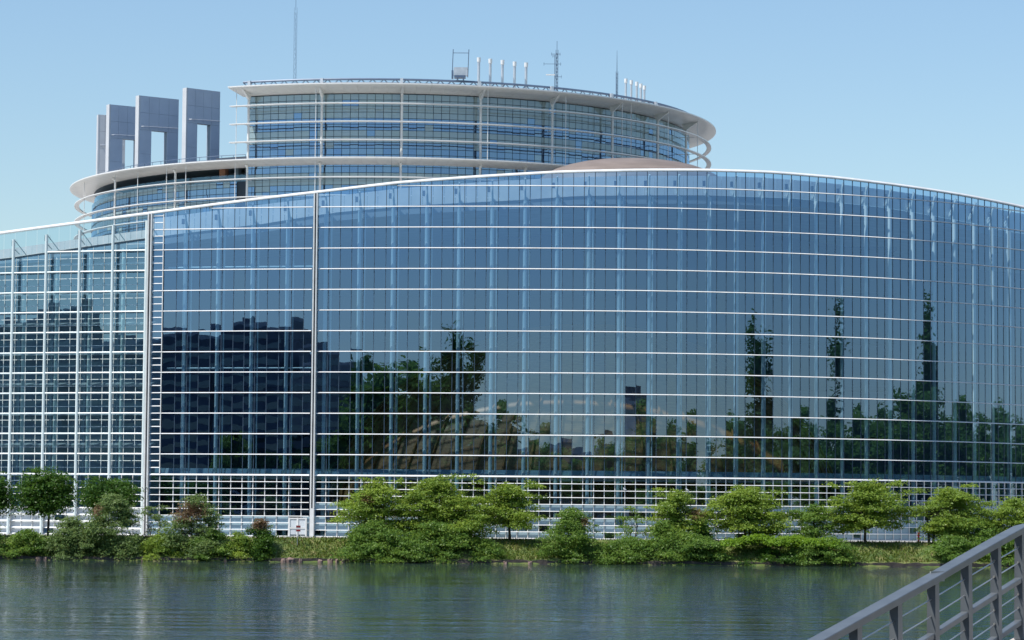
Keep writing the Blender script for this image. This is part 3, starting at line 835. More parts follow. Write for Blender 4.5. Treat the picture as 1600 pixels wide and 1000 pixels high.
portal(171, 226, 163, 191.5, 213, 217, 420, math.radians(34), 'third grey portal slab, partly hidden behind the wide one', MT['concrete'])
portal(154, 196, 179, 170, 186, 232, 431, math.radians(20), 'lowest pale slab at the far left end of the slab row', MT['palecon'])

# ------------------------------------------------------------------ things on the tower roof
z_deck = Z_RING - 0.05
def on_deck(px, Y):
    d = ray(px, 110); return d.x / d.y * Y
for px, py, Y, lab, grp in [(748, 90, 386, 'leftmost of the five tall flues beside the roof cradle', 'tall flues'), (766, 92, 387, 'second flue from the left of the five tall flues', 'tall flues'), (785, 94, 388, 'middle one of the five tall widely spaced flues', 'tall flues'), (804, 96.5, 389, 'fourth of the five tall widely spaced flues', 'tall flues'), (822, 98, 390, 'rightmost of the five tall flues, nearest the antenna mast', 'tall flues'),
                           (978, 123, 401, 'leftmost flue of the close-set group by the thin mast', 'close-set flues'), (986.5, 125.5, 402.5, 'second flue of the close-set group at the right', 'close-set flues'), (995, 128, 404, 'middle flue of the close-set group at the right', 'close-set flues'), (1001.5, 131, 405.5, 'fourth flue of the close-set group at the right', 'close-set flues'), (1007, 134, 407, 'rightmost and lowest flue on the tower roof', 'close-set flues')]:
    X = on_deck(px, Y); zt = P(px, py, Y).z
    T = thing('flue_pipe', (X, Y, z_deck), 'silver ' + lab, 'flue', grp)
    r = 0.19 if Y < 395 else 0.16
    b = MB(); b.tube([(X, Y, z_deck - 0.1), (X, Y, zt - 0.6)], r, 12); b.build('pipe', MT['galv'], T, smooth=False)
    b = MB(); b.tube([(X, Y, zt - 0.68), (X, Y, zt - 0.6), (X, Y, zt)], [r, r + 0.06, r + 0.08], 12); b.build('cowl', MT['white'], T)
def lattice(T, X, Y, z0, z1, w, name='lattice_tower', r=0.025, step=0.7, m='steel'):
    b = MB()
    cs = [(-w / 2, -w / 3), (w / 2, -w / 3), (0, w / 2)]
    for cx_, cy_ in cs: b.tube([(X + cx_, Y + cy_, z0), (X + cx_, Y + cy_, z1)], r, 4)
    z = z0; k = 0
    while z + step < z1:
        for i in range(3):
            a, c = cs[i], cs[(i + 1) % 3]
            if k % 2: a, c = c, a
            b.bar((X + a[0], Y + a[1], z), (X + c[0], Y + c[1], z + step), r * 1.2)
        z += step; k += 1
    b.build(name, MT[m], T)
X, Y = on_deck(461, 392), 392.0
T = thing('lattice_mast', (X, Y, z_deck), 'very tall thin lattice mast at the left end of the tower roof', 'mast')
lattice(T, X, Y, z_deck - 0.1, P(461, 12, Y).z, 0.40, r=0.014)
b = MB(); b.tube([(X, Y, P(461, 12, Y).z - 0.3), (X, Y, P(461, -4, Y).z)], 0.03, 5); b.build('spike', MT['steel'], T)
X, Y = on_deck(869, 391), 391.0
T = thing('antenna_mast', (X, Y, z_deck), 'antenna mast with crossbars and aerials on the tower roof', 'mast')
lattice(T, X + 0.1, Y, z_deck - 0.1, P(869, 78, Y).z, 0.3, r=0.03, step=0.5)
b = MB(); b.tube([(X - 0.2, Y, z_deck), (X - 0.2, Y, P(869, 86, Y).z)], 0.045, 5); b.build('pole', MT['steel'], T)
b = MB(); b.tube([(X + .1, Y, P(869, 78, Y).z - .2), (X + .1, Y, P(869, 64, Y).z)], 0.035, 5); b.build('spike', MT['steel'], T)
for py, x0, x1 in ((84.5, 861, 876), (100, 849, 877), (87.5, 863, 868), (120, 867, 878)):
    b = MB(); z = P(869, py, Y).z; b.bar((P(x0, py, Y).x, Y, z), (P(x1, py, Y).x, Y, z), 0.05)
    b.bar((P(x0 + 1, py, Y).x, Y, z - 0.25), (P(x0 + 1, py, Y).x, Y, z + 0.25), 0.04); b.bar((P(x1 - 1, py, Y).x, Y, z - 0.25), (P(x1 - 1, py, Y).x, Y, z + 0.25), 0.04)
    b.build('crossbar', MT['steel'], T)
b = MB(); z = P(869, 117, Y).z; b.bar((P(853, 117, Y).x, Y, z), (P(867, 117, Y).x, Y, z), 0.14, 0.16); b.build('aerial', MT['white'], T)
X, Y = on_deck(964, 396), 396.0
T = thing('thin_mast', (X, Y, z_deck), 'thin tapered whip mast just left of the close-set flues', 'mast')
b = MB(); b.tube([(X, Y, z_deck - 0.1), (X, Y, P(964, 105, Y).z), (X, Y, P(964, 79, Y).z)], [0.09, 0.05, 0.02], 6); b.build('whip', MT['steel'], T)
lattice(T, X, Y, z_deck - 0.1, P(964, 112, Y).z, 0.3, r=0.02, step=0.5)
# the window cleaning cradle
Y = 380.0; X = on_deck(717, Y); zr = Z_RING + 1.04
T = thing('roof_cradle', (X, Y, zr), 'grey window-cleaning cradle with two tall arms on the roof rail', 'cradle')
z1 = P(717, 118.5, Y).z; z2 = P(717, 106, Y).z; z3 = P(717, 77, Y).z
xl, xr = on_deck(706.5, Y), on_deck(731, Y)
b = MB(); b.box(((xl + xr) / 2 + 0.1, Y, (z1 + z2) / 2), ((xr - xl) / 2 - 0.12, 0.55, (z2 - z1) / 2)); b.build('box', MT['galv'], T)
b = MB(); b.box(((xl + xr) / 2, Y, z1 - 0.16), ((xr - xl) / 2 - 0.3, 0.7, 0.15)); b.build('chassis', MT['steel'], T)
b = MB(); b.box(((xl + xr) / 2 - 0.3, Y - 1.0, (zr + z1 - 0.3) / 2), (0.1, 0.5, max(0.05, (z1 - 0.3 - zr) / 2 + 0.05))); b.box(((xl + xr) / 2 + 0.5, Y - 1.0, (zr + z1 - 0.3) / 2), (0.1, 0.5, max(0.05, (z1 - 0.3 - zr) / 2 + 0.05))); b.build('bogie', MT['steel'], T)
for x in (xl, xr):
    b = MB(); b.tube([(x, Y, z1 - 0.2), (x + 0.12, Y, z3)], 0.055, 5); b.build('arm', MT['steel'], T)
b = MB(); b.tube([(xl + .1, Y, z3 - 0.5), (xr + .1, Y, z3 - 0.5)], 0.045, 5); b.build('arm_bridge', MT['steel'], T)
b = MB(); b.box((xl + 0.05, Y, z1 + 0.15), (0.12, 0.4, 0.55)); b.build('counterweight', MT['steel'], T)

# ------------------------------------------------------------------ trees and shrubs
def bank_z(Y):
    return float(np.interp(Y - 324.0, [p[0] for p in prof], [p[1] for p in prof]))
def leaves(name, cl, count, size, m, parent, seed, dry=None, flat=0.5, droop=0.0, per=16):
    """leaf quads spread through flattened clumps; cl rows: cx cy cz rx ry rz"""
    r = np.random.default_rng(seed)
    cl = np.array(cl, float)
    w = cl[:, 3] * cl[:, 4] ** 0.5 * cl[:, 5] ** 0.5
    ns_ = max(len(cl) * 3, count // per)
    cid = r.choice(len(cl), ns_, p=w / w.sum())
    u = r.normal(size=(ns_, 3)); u /= np.linalg.norm(u, axis=1)[:, None]
    rad = r.random(ns_) ** (1 / 2.4) * (1 + 0.16 * np.abs(r.normal(size=ns_)))
    sp = cl[cid, :3] + u * rad[:, None] * cl[cid, 3:6]
    sp[:, 2] -= droop * (u[:, 0] ** 2 + u[:, 1] ** 2) * rad ** 2 * cl[cid, 5]
    sw = 0.4 + r.random(ns_) ** 1.5
    sid = r.choice(ns_, count, p=sw / sw.sum())
    idx = cid[sid]; u = u[sid]
    g_ = r.normal(size=(count, 3))
    sx = size * 1.25 * (0.7 + 0.6 * r.random(ns_))[sid]
    ang = (r.random(ns_) * 6.283)[sid]; el = r.normal(size=count) * sx * 1.7
    pos = sp[sid] + np.c_[np.cos(ang) * el, np.sin(ang) * el, -0.12 * np.abs(el)] + g_ * np.c_[sx, sx, sx * 0.45] * 0.7
    nr = r.normal(size=(count, 3)) * 0.75 + u * 0.45; nr[:, 2] += flat
    nr /= np.linalg.norm(nr, axis=1)[:, None]
    t = np.cross(nr, r.normal(size=(count, 3))); t /= np.linalg.norm(t, axis=1)[:, None]
    bt = np.cross(nr, t)
    s = size * (0.55 + 0.8 * r.random(count))[:, None]
    v = np.empty((count, 4, 3))
    v[:, 0] = pos - t * s * .62; v[:, 1] = pos - bt * s * .30 + t * s * 0.05; v[:, 2] = pos + t * s * .62; v[:, 3] = pos + bt * s * .30 + t * s * 0.05
    o_ = LOC[parent.name]
    v -= np.array(o_)
    me = bpy.data.meshes.new(name)
    me.vertices.add(count * 4); me.vertices.foreach_set('co', v.ravel())
    me.loops.add(count * 4); me.loops.foreach_set('vertex_index', np.arange(count * 4, dtype=np.int32))
    me.polygons.add(count); me.polygons.foreach_set('loop_start', np.arange(0, count * 4, 4, dtype=np.int32)); me.polygons.foreach_set('loop_total', np.full(count, 4, dtype=np.int32))
    clump = r.random(len(cl)) * 0.3
    spv = r.random(ns_) * 0.3
    val = np.clip(r.random(count) * 0.3 + clump[idx] + spv[sid], 0, 0.79)
    if dry is not None:
        d = np.linalg.norm((pos - np.array(dry[:3])) / np.array(dry[3:6]), axis=1)
        val = np.where(d < 1.0 + 0.25 * r.normal(size=count), 0.93 + 0.07 * r.random(count), val)
    at = me.attributes.new('leaf', 'FLOAT', 'FACE'); at.data.foreach_set('value', val.astype(np.float32))
    me.materials.append(m); me.update(); me.validate()
    o = bpy.data.objects.new(name, me); col.objects.link(o); o.parent = parent; LOC[o.name] = o_
    return o
def plant(name, label, cat, box, Y, m, style, count, size, seed, dry=None, depth=None, group=None, stems=1, trunk_px=None):
    """box: photo columns and rows x0 x1 y0 y1 of the crown; foot on the bank at Y"""
    r = np.random.default_rng(seed)
    x0, x1, y0, y1 = box
    A = P(x0, (y0 + y1) / 2, Y); B = P(x1, (y0 + y1) / 2, Y)
    zt = P((x0 + x1) / 2, y0, Y).z; zb = P((x0 + x1) / 2, y1, Y).z
    gx = P(trunk_px, y1, Y).x if trunk_px else (A.x + B.x) / 2
    gz = bank_z(Y)
    zb = max(zb, gz + 0.05) if Y > 326 else max(zb, 0.12)
    T = thing(name, (gx, Y, gz), label, cat, group)
    cxm, W, H = (A.x + B.x) / 2, (B.x - A.x) / 2 * 1.07, zt - zb
    D = depth or min(W * 0.8, 3.2)
    cl = []
    if style == 'round':
        for k in range(26):
            u = r.normal(size=3); u /= np.linalg.norm(u); q = 0.72 * r.random() ** 0.4
            s = 0.36 + 0.18 * r.random()
            cl.append((cxm + u[0] * W * q, Y + u[1] * D * q, zb + H * 0.52 + u[2] * H * 0.5 * q, W * s, D * s, H * s * 0.42))
        cl.append((cxm, Y, zb + H * .5, W * .6, D * .6, H * .33))
    elif style == 'layer':
        nl = max(16, int(W * H * 1.5))
        for k in range(nl):
            t = (k + r.random()) / nl
            pw = np.interp(t, [0, .15, .4, .7, 1], [.6, .85, 1.0, .78, .30])
            s = 0.17 + 0.16 * r.random()
            rx = max(W * s, 0.75)
            cl.append((cxm + (r.random() * 2 - 1) * max(W * pw - rx * .8, .1), Y + (r.random() * 2 - 1) * D * pw * .8, zb + H * (0.03 + 0.88 * t), rx, max(D * s * 1.3, .8), 0.30 + 0.26 * r.random()))
        cl.append((cxm, Y, zb + H * .42, W * .62, D * .5, H * .32))
        for k in range(5):
            sd = -1 if k % 2 else 1; t = 0.15 + 0.75 * r.random()
            cl.append((cxm + sd * W * (0.7 + 0.26 * r.random()) * (1 - 0.5 * max(0, t - .5)), Y + r.normal() * .6, zb + H * t, 0.55 + 0.5 * r.random(), 0.5, 0.15 + 0.1 * r.random()))
        for k in range(4):
            cl.append((cxm + (r.random() * 1.5 - .75) * W, Y + r.normal() * .5, zb + H * (0.86 + 0.16 * r.random()), 0.5 + 0.4 * r.random(), 0.5, 0.2))
    elif style == 'shrub':
        nl = max(16, int(W * H * 2.4))
        for k in range(nl):
            t = (k + r.random()) / nl
            pw = math.sqrt(max(0.06, 1 - t ** 2.1))
            s = 0.16 + 0.16 * r.random()
            rx = max(W * s, 0.5)
            cl.append((cxm + (r.random() * 2 - 1) * max(W * pw - rx * .7, .1), Y + (r.random() * 2 - 1) * D * pw * .6 + 1.5 * t - 0.75, zb + H * (0.04 + 0.88 * t), rx, max(D * s * 1.2, .5), max(0.36, H * 0.10)))
        cl.append((cxm, Y + .3, zb + H * .32, W * .55, D * .45, H * .26))
        for k in range(7):
            tx = r.random() * 1.9 - .95
            cl.append((cxm + tx * W, Y + 0.2 + r.normal() * .5, zb + H * (0.55 + 0.42 * r.random()) * (1 - .45 * abs(tx)), 0.28 + 0.2 * r.random(), 0.3, 0.35 + 0.3 * r.random()))
    elif style == 'sparse':
        for k in range(16):
            t = r.random()
            cl.append((cxm + (r.random() * 2 - 1) * W * (0.9 - 0.45 * t), Y + (r.random() * 2 - 1) * D * .7, zb + H * (0.1 + .85 * t), 0.42, .42, 0.3))
    elif style == 'mound':
        nl = int(W * 3.2)
        for k in range(nl):
            t = (k + .5) / nl * 2 - 1
            top = 1 - 0.35 * abs(t) ** 2
            q = r.random()
            cl.append((cxm + t * W, Y - D * 0.9 + 1.8 * D * q, zb + H * (0.30 + 0.55 * top * (1 - abs(q - .55))), 0.9, 0.7, 0.26))
    # wood
    b = MB()
    top = zb + H * (0.55 if style in ('round', 'layer') else 0.4)
    for s in range(stems):
        sx = gx + (s - (stems - 1) / 2) * 0.5
        base_r = 0.17 if style in ('round', 'layer') else 0.07
        lean = (r.random() - .5) * 0.9 + (s - (stems - 1) / 2) * 0.5
        p1 = Vector((sx, Y, gz - 0.15)); p2 = Vector((sx + lean * .35, Y + .1, gz + (top - gz) * .55)); p3 = Vector((sx + lean, Y, top))
        b.tube([p1, p2, p3], [base_r, base_r * .75, base_r * .4], 7)
        pick = [c for i, c in enumerate(cl) if i % stems == s][:16]
        for c in pick:
            t = 0.35 + 0.6 * r.random()
            st_ = p2.lerp(p3, t) if c[2] > (p2.z + 0.2) else p1.lerp(p2, 0.6)
            e = Vector(c[:3]); m_ = st_.lerp(e, .5) + Vector((0, 0, 0.15))
            b.tube([st_, m_, e], [base_r * .34, base_r * .22, 0.012], 5)
    b.build('trunk' if style in ('round', 'layer') else 'stems', MT['bark'], T)
    leaves('crown' if style in ('round', 'layer') else 'foliage', cl, int(count * {'round': 2.4, 'layer': 3.1, 'shrub': 2.8, 'sparse': 2.0, 'mound': 2.0}[style]), size * 0.74, MT[m], T, seed + 100, dry=dry, flat=1.15 if style in ('layer', 'mound') else 0.75, droop=0.8 if style in ('layer', 'mound') else 0.2)
    return T
def dry_at(px, py, Y, rx, rz):
    p = P(px, py, Y); return (p.x, p.y, p.z, rx, 3.0, rz)
TB = 329.6                                       # row of trees along the top of the bank
plant('riverside_tree', 'dark round tree cut off by the left edge', 'tree', (-62, 23, 729, 812), TB, 'leaf_dark', 'round', 6500, 0.34, 11)
plant('riverside_tree', 'dark round lollipop tree on a slim bare trunk at the left', 'tree', (24, 119, 734, 813), TB, 'leaf_dark', 'round', 8000, 0.33, 12, trunk_px=75)
plant('riverside_tree', 'dark round tree behind the willow scrub, third from the left edge', 'tree', (114, 216, 741, 806), TB, 'leaf_dark', 'round', 7000, 0.33, 13)
plant('willow_shrub', 'grey-green willow shrub with a tall right shoulder below the third tree', 'shrub', (128, 218, 768, 870), 325.35, 'leaf_willow', 'shrub', 6500, 0.30, 14, dry=dry_at(152, 797, 325.4, 0.6, 0.7))
plant('willow_shrub', 'low pale willow scrub leaning over the water, left of the tall one', 'shrub', (72, 150, 806, 871), 324.95, 'leaf_willow', 'shrub', 4200, 0.28, 15)
plant('bank_shrub', 'low bright shrub under the slim-trunked round tree', 'shrub', (10, 80, 826, 868), 325.15, 'leaf_mid', 'shrub', 3000, 0.28, 16)
plant('bank_shrub', 'dark shrub at the water in the bottom left edge of the bank', 'shrub', (-45, 12, 812, 869), 325.15, 'leaf_mid', 'shrub', 3000, 0.28, 17)
plant('sapling', 'thin sparse sapling in front of the ladder post', 'sapling', (214, 268, 785, 842), 328.6, 'leaf_willow', 'sparse', 650, 0.26, 18, stems=2)
plant('bank_shrub', 'low yellow-green shrub between the willow and the brown-topped shrub', 'shrub', (216, 290, 834, 872), 324.95, 'leaf_light', 'shrub', 3000, 0.27, 19)
plant('bank_shrub', 'tall shrub with a pinkish brown dead top', 'shrub', (255, 352, 771, 872), 325.55, 'leaf_willow', 'shrub', 5600, 0.29, 20, dry=dry_at(292, 800, 325.6, 2.2, 1.1), stems=3)
plant('bank_shrub', 'small column-shaped shrub with a brown dead cap left of the river sign', 'shrub', (383, 428, 806, 874), 325.35, 'leaf_dark', 'shrub', 3600, 0.26, 21, dry=dry_at(408, 817, 325.4, 1.5, 0.75), depth=1.2)
plant('bank_shrub', 'low light shrub beside the column-shaped one', 'shrub', (348, 394, 832, 873), 324.95, 'leaf_light', 'shrub', 2200, 0.26, 22)
plant('spreading_tree', 'wide layered tree over the left half of the big thicket', 'tree', (526, 650, 745, 850), 328.6, 'leaf_light', 'layer', 9500, 0.31, 23, dry=dry_at(575, 780, 328.6, 0.7, 0.5), stems=3)
plant('spreading_tree', 'tallest layered tree in the middle of the big thicket', 'tree', (612, 752, 741, 838), 328.8, 'leaf_light', 'layer', 9500, 0.31, 24, stems=3)
plant('bank_shrub', 'dense dark shrub at the left foot of the big thicket', 'shrub', (529, 640, 812, 879), 325.15, 'leaf_mid', 'shrub', 6000, 0.29, 25)
plant('bank_shrub', 'dense shrub at the right foot of the big thicket', 'shrub', (622, 745, 812, 880), 325.15, 'leaf_mid', 'shrub', 6500, 0.29, 26)
plant('bank_shrub', 'small leafy shrub at the water right of the big thicket', 'shrub', (738, 785, 842, 880), 324.95, 'leaf_mid', 'shrub', 2000, 0.27, 27)
plant('spreading_tree', 'flat-topped layered tree on a slim trunk right of the big thicket', 'tree', (735, 850, 753, 822), TB, 'leaf_light', 'layer', 6500, 0.31, 28, trunk_px=797)
plant('bank_shrub', 'broad rounded shrub standing alone between two gaps, mid bank', 'shrub', (842, 944, 792, 881), 325.35, 'leaf_mid', 'shrub', 6800, 0.28, 29, dry=dry_at(915, 815, 325.4, 0.5, 0.5))
plant('sapling', 'thin forked sapling before the white door grid, mid bank', 'sapling', (962, 1015, 786, 845), TB, 'leaf_mid', 'sparse', 700, 0.27, 30, stems=2)
plant('bank_shrub', 'row of low shrub right of the broad rounded one', 'shrub', (944, 1030, 838, 881), 325.15, 'leaf_mid', 'shrub', 3400, 0.27, 31)
plant('spreading_tree', 'tree with a pinkish dead patch on its right side', 'tree', (1015, 1108, 764, 842), 329.0, 'leaf_light', 'layer', 5200, 0.30, 32, dry=dry_at(1090, 802, 329, 1.0, 1.1), stems=2)
plant('bank_shrub', 'dark bushy shrub below the dead patch', 'shrub', (1072, 1112, 808, 860), 327.6, 'leaf_dark', 'shrub', 2600, 0.26, 33)
plant('bank_shrub', 'wide green shrub at the water left of the ivy mound', 'shrub', (1012, 1142, 832, 882), 324.95, 'leaf_mid', 'shrub', 6500, 0.28, 34)
plant('spreading_tree', 'wide layered tree with forked dark stems above the ivy mound', 'tree', (1094, 1244, 759, 834), TB, 'leaf_light', 'layer', 9000, 0.31, 35, trunk_px=1172, stems=3)
plant('ivy_mound', 'bright yellow-green leafy mound overhanging a dark hollow at the water', 'shrub', (1138, 1296, 832, 868), 325.35, 'leaf_ivy', 'mound', 7500, 0.34, 36, depth=1.7, dry=dry_at(1146, 862, 325, 0.8, 0.5))
plant('spreading_tree', 'low sparse tree between the two wide layered trees', 'tree', (1234, 1316, 788, 842), TB, 'leaf_mid', 'layer', 3200, 0.29, 37)
plant('bank_shrub', 'spreading shrub drooping to the water right of the ivy mound', 'shrub', (1236, 1350, 838, 882), 324.95, 'leaf_mid', 'shrub', 5200, 0.28, 38)
plant('spreading_tree', 'large layered tree on a dark trunk near the red post', 'tree', (1288, 1426, 747, 826), TB, 'leaf_light', 'layer', 9000, 0.31, 39, trunk_px=1351)
plant('spreading_tree', 'leaning layered tree right of the red post', 'tree', (1416, 1550, 758, 838), TB, 'leaf_light', 'layer', 7800, 0.31, 40, trunk_px=1455, stems=2)
plant('spreading_tree', 'tree at the right edge behind the bridge railing', 'tree', (1536, 1630, 774, 850), 329.0, 'leaf_light', 'layer', 6000, 0.31, 41)
plant('bank_shrub', 'shrub at the water just left of the bridge railing', 'shrub', (1448, 1530, 836, 882), 325.15, 'leaf_mid', 'shrub', 4200, 0.28, 42)
plant('bank_shrub', 'shrub at the water behind the bridge railing', 'shrub', (1520, 1640, 832, 883), 325.15, 'leaf_mid', 'shrub', 5200, 0.28, 43)

plant('spreading_tree', 'feathery low tree filling the gap inside the big thicket', 'tree', (655, 775, 772, 850), 327.6, 'leaf_light', 'layer', 7000, 0.31, 61, stems=2)
plant('bank_shrub', 'tangled shrub under the tree with the pinkish dead patch', 'shrub', (1000, 1075, 812, 876), 325.6, 'leaf_mid', 'shrub', 4200, 0.28, 62)
plant('bank_shrub', 'leafy low shrub at the water between the rounded shrub and the forked sapling', 'shrub', (925, 992, 846, 882), 324.95, 'leaf_mid', 'shrub', 2600, 0.27, 63)
plant('bank_shrub', 'dark shrub in the hollow beneath the ivy mound', 'shrub', (1150, 1250, 858, 883), 325.3, 'leaf_dark', 'shrub', 2600, 0.27, 64)
plant('bank_shrub', 'dense shrub filling the foot of the brown-topped shrub, right side', 'shrub', (296, 362, 826, 874), 325.0, 'leaf_mid', 'shrub', 3600, 0.27, 65)
plant('bank_shrub', 'bushy shrub behind the leaning tree near the right edge', 'shrub', (1470, 1560, 806, 862), 327.4, 'leaf_mid', 'shrub', 4600, 0.28, 66)
plant('bank_shrub', 'shrub under the thicket that meets the water in the middle', 'shrub', (575, 680, 838, 881), 324.9, 'leaf_mid', 'shrub', 4600, 0.28, 67)

# grass and ground cover on the bank (nobody could count it)
N = 26000
gxs = rng.uniform(-66, 68, N); gys = shore(0) + rng.uniform(0.3, 5.9, N)
gzs = np.interp(gys - 324.0, [p[0] for p in prof], [p[1] for p in prof]) - 0.05
hh = rng.uniform(0.12, 0.42, N); aa = rng.uniform(0, math.pi, N); ww = rng.uniform(0.05, 0.12, N)
lx, ly = rng.normal(0, 0.12, N), rng.normal(0, 0.12, N)
v = np.empty((N, 3, 3))
v[:, 0] = np.c_[gxs - np.cos(aa) * ww, gys - np.sin(aa) * ww, gzs]; v[:, 1] = np.c_[gxs + np.cos(aa) * ww, gys + np.sin(aa) * ww, gzs]; v[:, 2] = np.c_[gxs + lx, gys + ly, gzs + hh]
me = bpy.data.meshes.new('bank_grass')
me.vertices.add(N * 3); me.vertices.foreach_set('co', v.ravel()); me.loops.add(N * 3); me.loops.foreach_set('vertex_index', np.arange(N * 3, dtype=np.int32))
me.polygons.add(N); me.polygons.foreach_set('loop_start', np.arange(0, N * 3, 3, dtype=np.int32)); me.polygons.foreach_set('loop_total', np.full(N, 3, dtype=np.int32))
at = me.attributes.new('leaf', 'FLOAT', 'FACE')
patch = 0.5 + 0.5 * np.sin(gxs * 0.45 + 1.2) * np.cos(gys * 0.9)
val = np.where(rng.random(N) < 0.22 * patch, 0.9, rng.random(N) * 0.79)
at.data.foreach_set('value', val.astype(np.float32))
me.materials.append(leaf_mat('grass_blades', (0.075, 0.13, 0.025), (0.20, 0.24, 0.045), (0.13, 0.19, 0.03))); me.update(); me.validate()
o = bpy.data.objects.new('bank_grass', me); col.objects.link(o)
tag(o, 'rough green and straw-coloured grass covering the sloping riverbank', 'grass', kind='stuff')

# stones at the waterline
def rock(px, w, h, k, lab):
    Y = 324.05; X = P(px, 880, Y).x; Y = shore(X) + 0.12; w *= 1.15; h *= 0.85
    r = np.random.default_rng(500 + k)
    b = MB(); vs = []
    for zz, s in ((-0.25, 1.0), (h * .55, 0.95), (h, 0.7)):
        for i in range(7):
            a = 2 * math.pi * i / 7
            vs.append((X + math.cos(a) * w * s * (0.5 + .12 * r.normal()), Y + math.sin(a) * 0.35 * s * (1 + .12 * r.normal()), zz + 0.04 * r.normal()))
    b.add(vs, [tuple(range(7))[::-1], tuple(range(14, 21))] + [(l * 7 + i, l * 7 + (i + 1) % 7, (l + 1) * 7 + (i + 1) % 7, (l + 1) * 7 + i) for l in (0, 1) for i in range(7)])
    o = b.build('shore_stone', MT['stone'])
    tag(o, lab, 'stone', 'stones along the waterline')
for k, (px, w, h, lab) in enumerate([(453, 0.75, 0.62, 'largest pink stone at the water, just left of the river sign'), (469, 0.42, 0.5, 'small pink stone at the water below the river sign'), (516, 0.65, 0.55, 'blocky pink stone at the water left of the big thicket'), (526.5, 0.45, 0.5, 'pink stone touching the left foot of the big thicket'), (537, 0.38, 0.42, 'small stone under the left edge of the big thicket'), (443, 0.5, 0.4, 'flat dark stone right of the column-shaped shrub'), (60, 0.7, 0.45, 'pink stone at the water below the slim-trunked tree'), (69, 0.5, 0.42, 'stone beside the pink one below the slim-trunked tree'), (223, 0.4, 0.55, 'lone reddish stone at the water right of the willow'), (352, 0.35, 0.4, 'small stone between the brown-topped and the column-shaped shrub'), (500, 0.5, 0.35, 'low stone in the grass gap right of the river sign'), (585, 0.4, 0.45, 'small stone at the water under the big thicket'), (790, 0.6, 0.35, 'stone at the water in the gap right of the big thicket'), (828, 0.5, 0.35, 'stone left of the broad rounded shrub')]):
    rock(px, w, h, k, lab)

# river sign
Y = 327.3; X = P(464.5, 850, Y).x; zb = bank_z(Y); zt = P(464.5, 821, Y).z; z0s = P(464.5, 830.5, Y).z
T = thing('river_sign', (X, Y, zb), 'red and white river traffic sign on a thin pole in the grass gap', 'sign')
b = MB(); b.tube([(X, Y, zb - 0.15), (X, Y, zt)], 0.035, 6); b.build('pole', MT['galv'], T)
xw = 0.26
b = MB(); b.box((X + 0.1, Y - 0.05, (zt + z0s) / 2), (xw, 0.012, (zt - z0s) / 2)); b.build('board', MT['white'], T)
third = (zt - z0s) / 3
dkred = mat('dark_red_paint', (0.30, 0.03, 0.03), None, 3.0, 0.5)
for zc_ in (zt - third / 2 - .01, z0s + third / 2 + .01):
    b = MB(); b.box((X + 0.1, Y - 0.067, zc_), (xw - 0.01, 0.004, third / 2)); b.build('red_stripe', dkred, T)
b = MB(); b.box((X - 0.24, Y - 0.02, z0s - 0.05), (0.015, 0.015, 0.35)); b.bar((X - .24, Y - .02, z0s + .1), (X, Y - .02, z0s + .1), .03); b.build('bracket', MT['galv'], T)
# red post on the path
Y = 333.0; X = P(1435.5, 845, Y).x; zt = P(1435.5, 832.3, Y).z
T = thing('red_hydrant', (X, Y, Z_G), 'slim red hydrant post on the path before the glass hall', 'hydrant')
b = MB(); b.tube([(X, Y, Z_G - 0.02), (X, Y, Z_G + 0.08), (X, Y, Z_G + 0.1), (X, Y, zt - 0.1)], [0.16, 0.16, 0.105, 0.10], 10); b.build('post', MT['red'], T)
b = MB(); b.tube([(X, Y, zt - 0.12), (X, Y, zt - 0.04), (X, Y, zt)], [0.15, 0.14, 0.06], 10); b.build('cap', MT['red'], T)
b = MB(); b.tube([(X - 0.2, Y, zt - 0.32), (X + 0.2, Y, zt - 0.32)], 0.055, 8); b.build('outlet', MT['red'], T)
# birds on the white rails
for px, py, lab in ((976.5, 763.5, 'white gull perched on a white rail above the forked sapling'), (1073.5, 763.5, 'white gull perched on a rail above the dead patch')):
    st = station_px(px); zrail = min(Z_LOW, key=lambda z: abs(z - P(px, py + 3, st[1]).z)) + 0.06
    p = pt(st, 0.19, zrail)
    b = MB()
    tl = Vector((math.cos(st[2]), math.sin(st[2]), 0))
    b.tube([p - tl * 0.14 + Vector((0, 0, 0.30)), p - tl * 0.12 + Vector((0, 0, 0.31)), p - tl * 0.06 + Vector((0, 0, 0.29)), p - tl * 0.03 + Vector((0, 0, 0.2)), p + tl * 0.08 + Vector((0, 0, 0.13)), p + tl * 0.2 + Vector((0, 0, 0.09)), p + tl * 0.3 + Vector((0, 0, 0.05))], [0.012, 0.045, 0.06, 0.085, 0.10, 0.06, 0.012], 8)
    for dx_ in (0.0, 0.06): b.tube([p + tl * dx_, p + tl * dx_ + Vector((0, 0, 0.1))], 0.012, 4)
    o = b.build('gull', MT['bird'], smooth=True); tag(o, lab, 'bird')

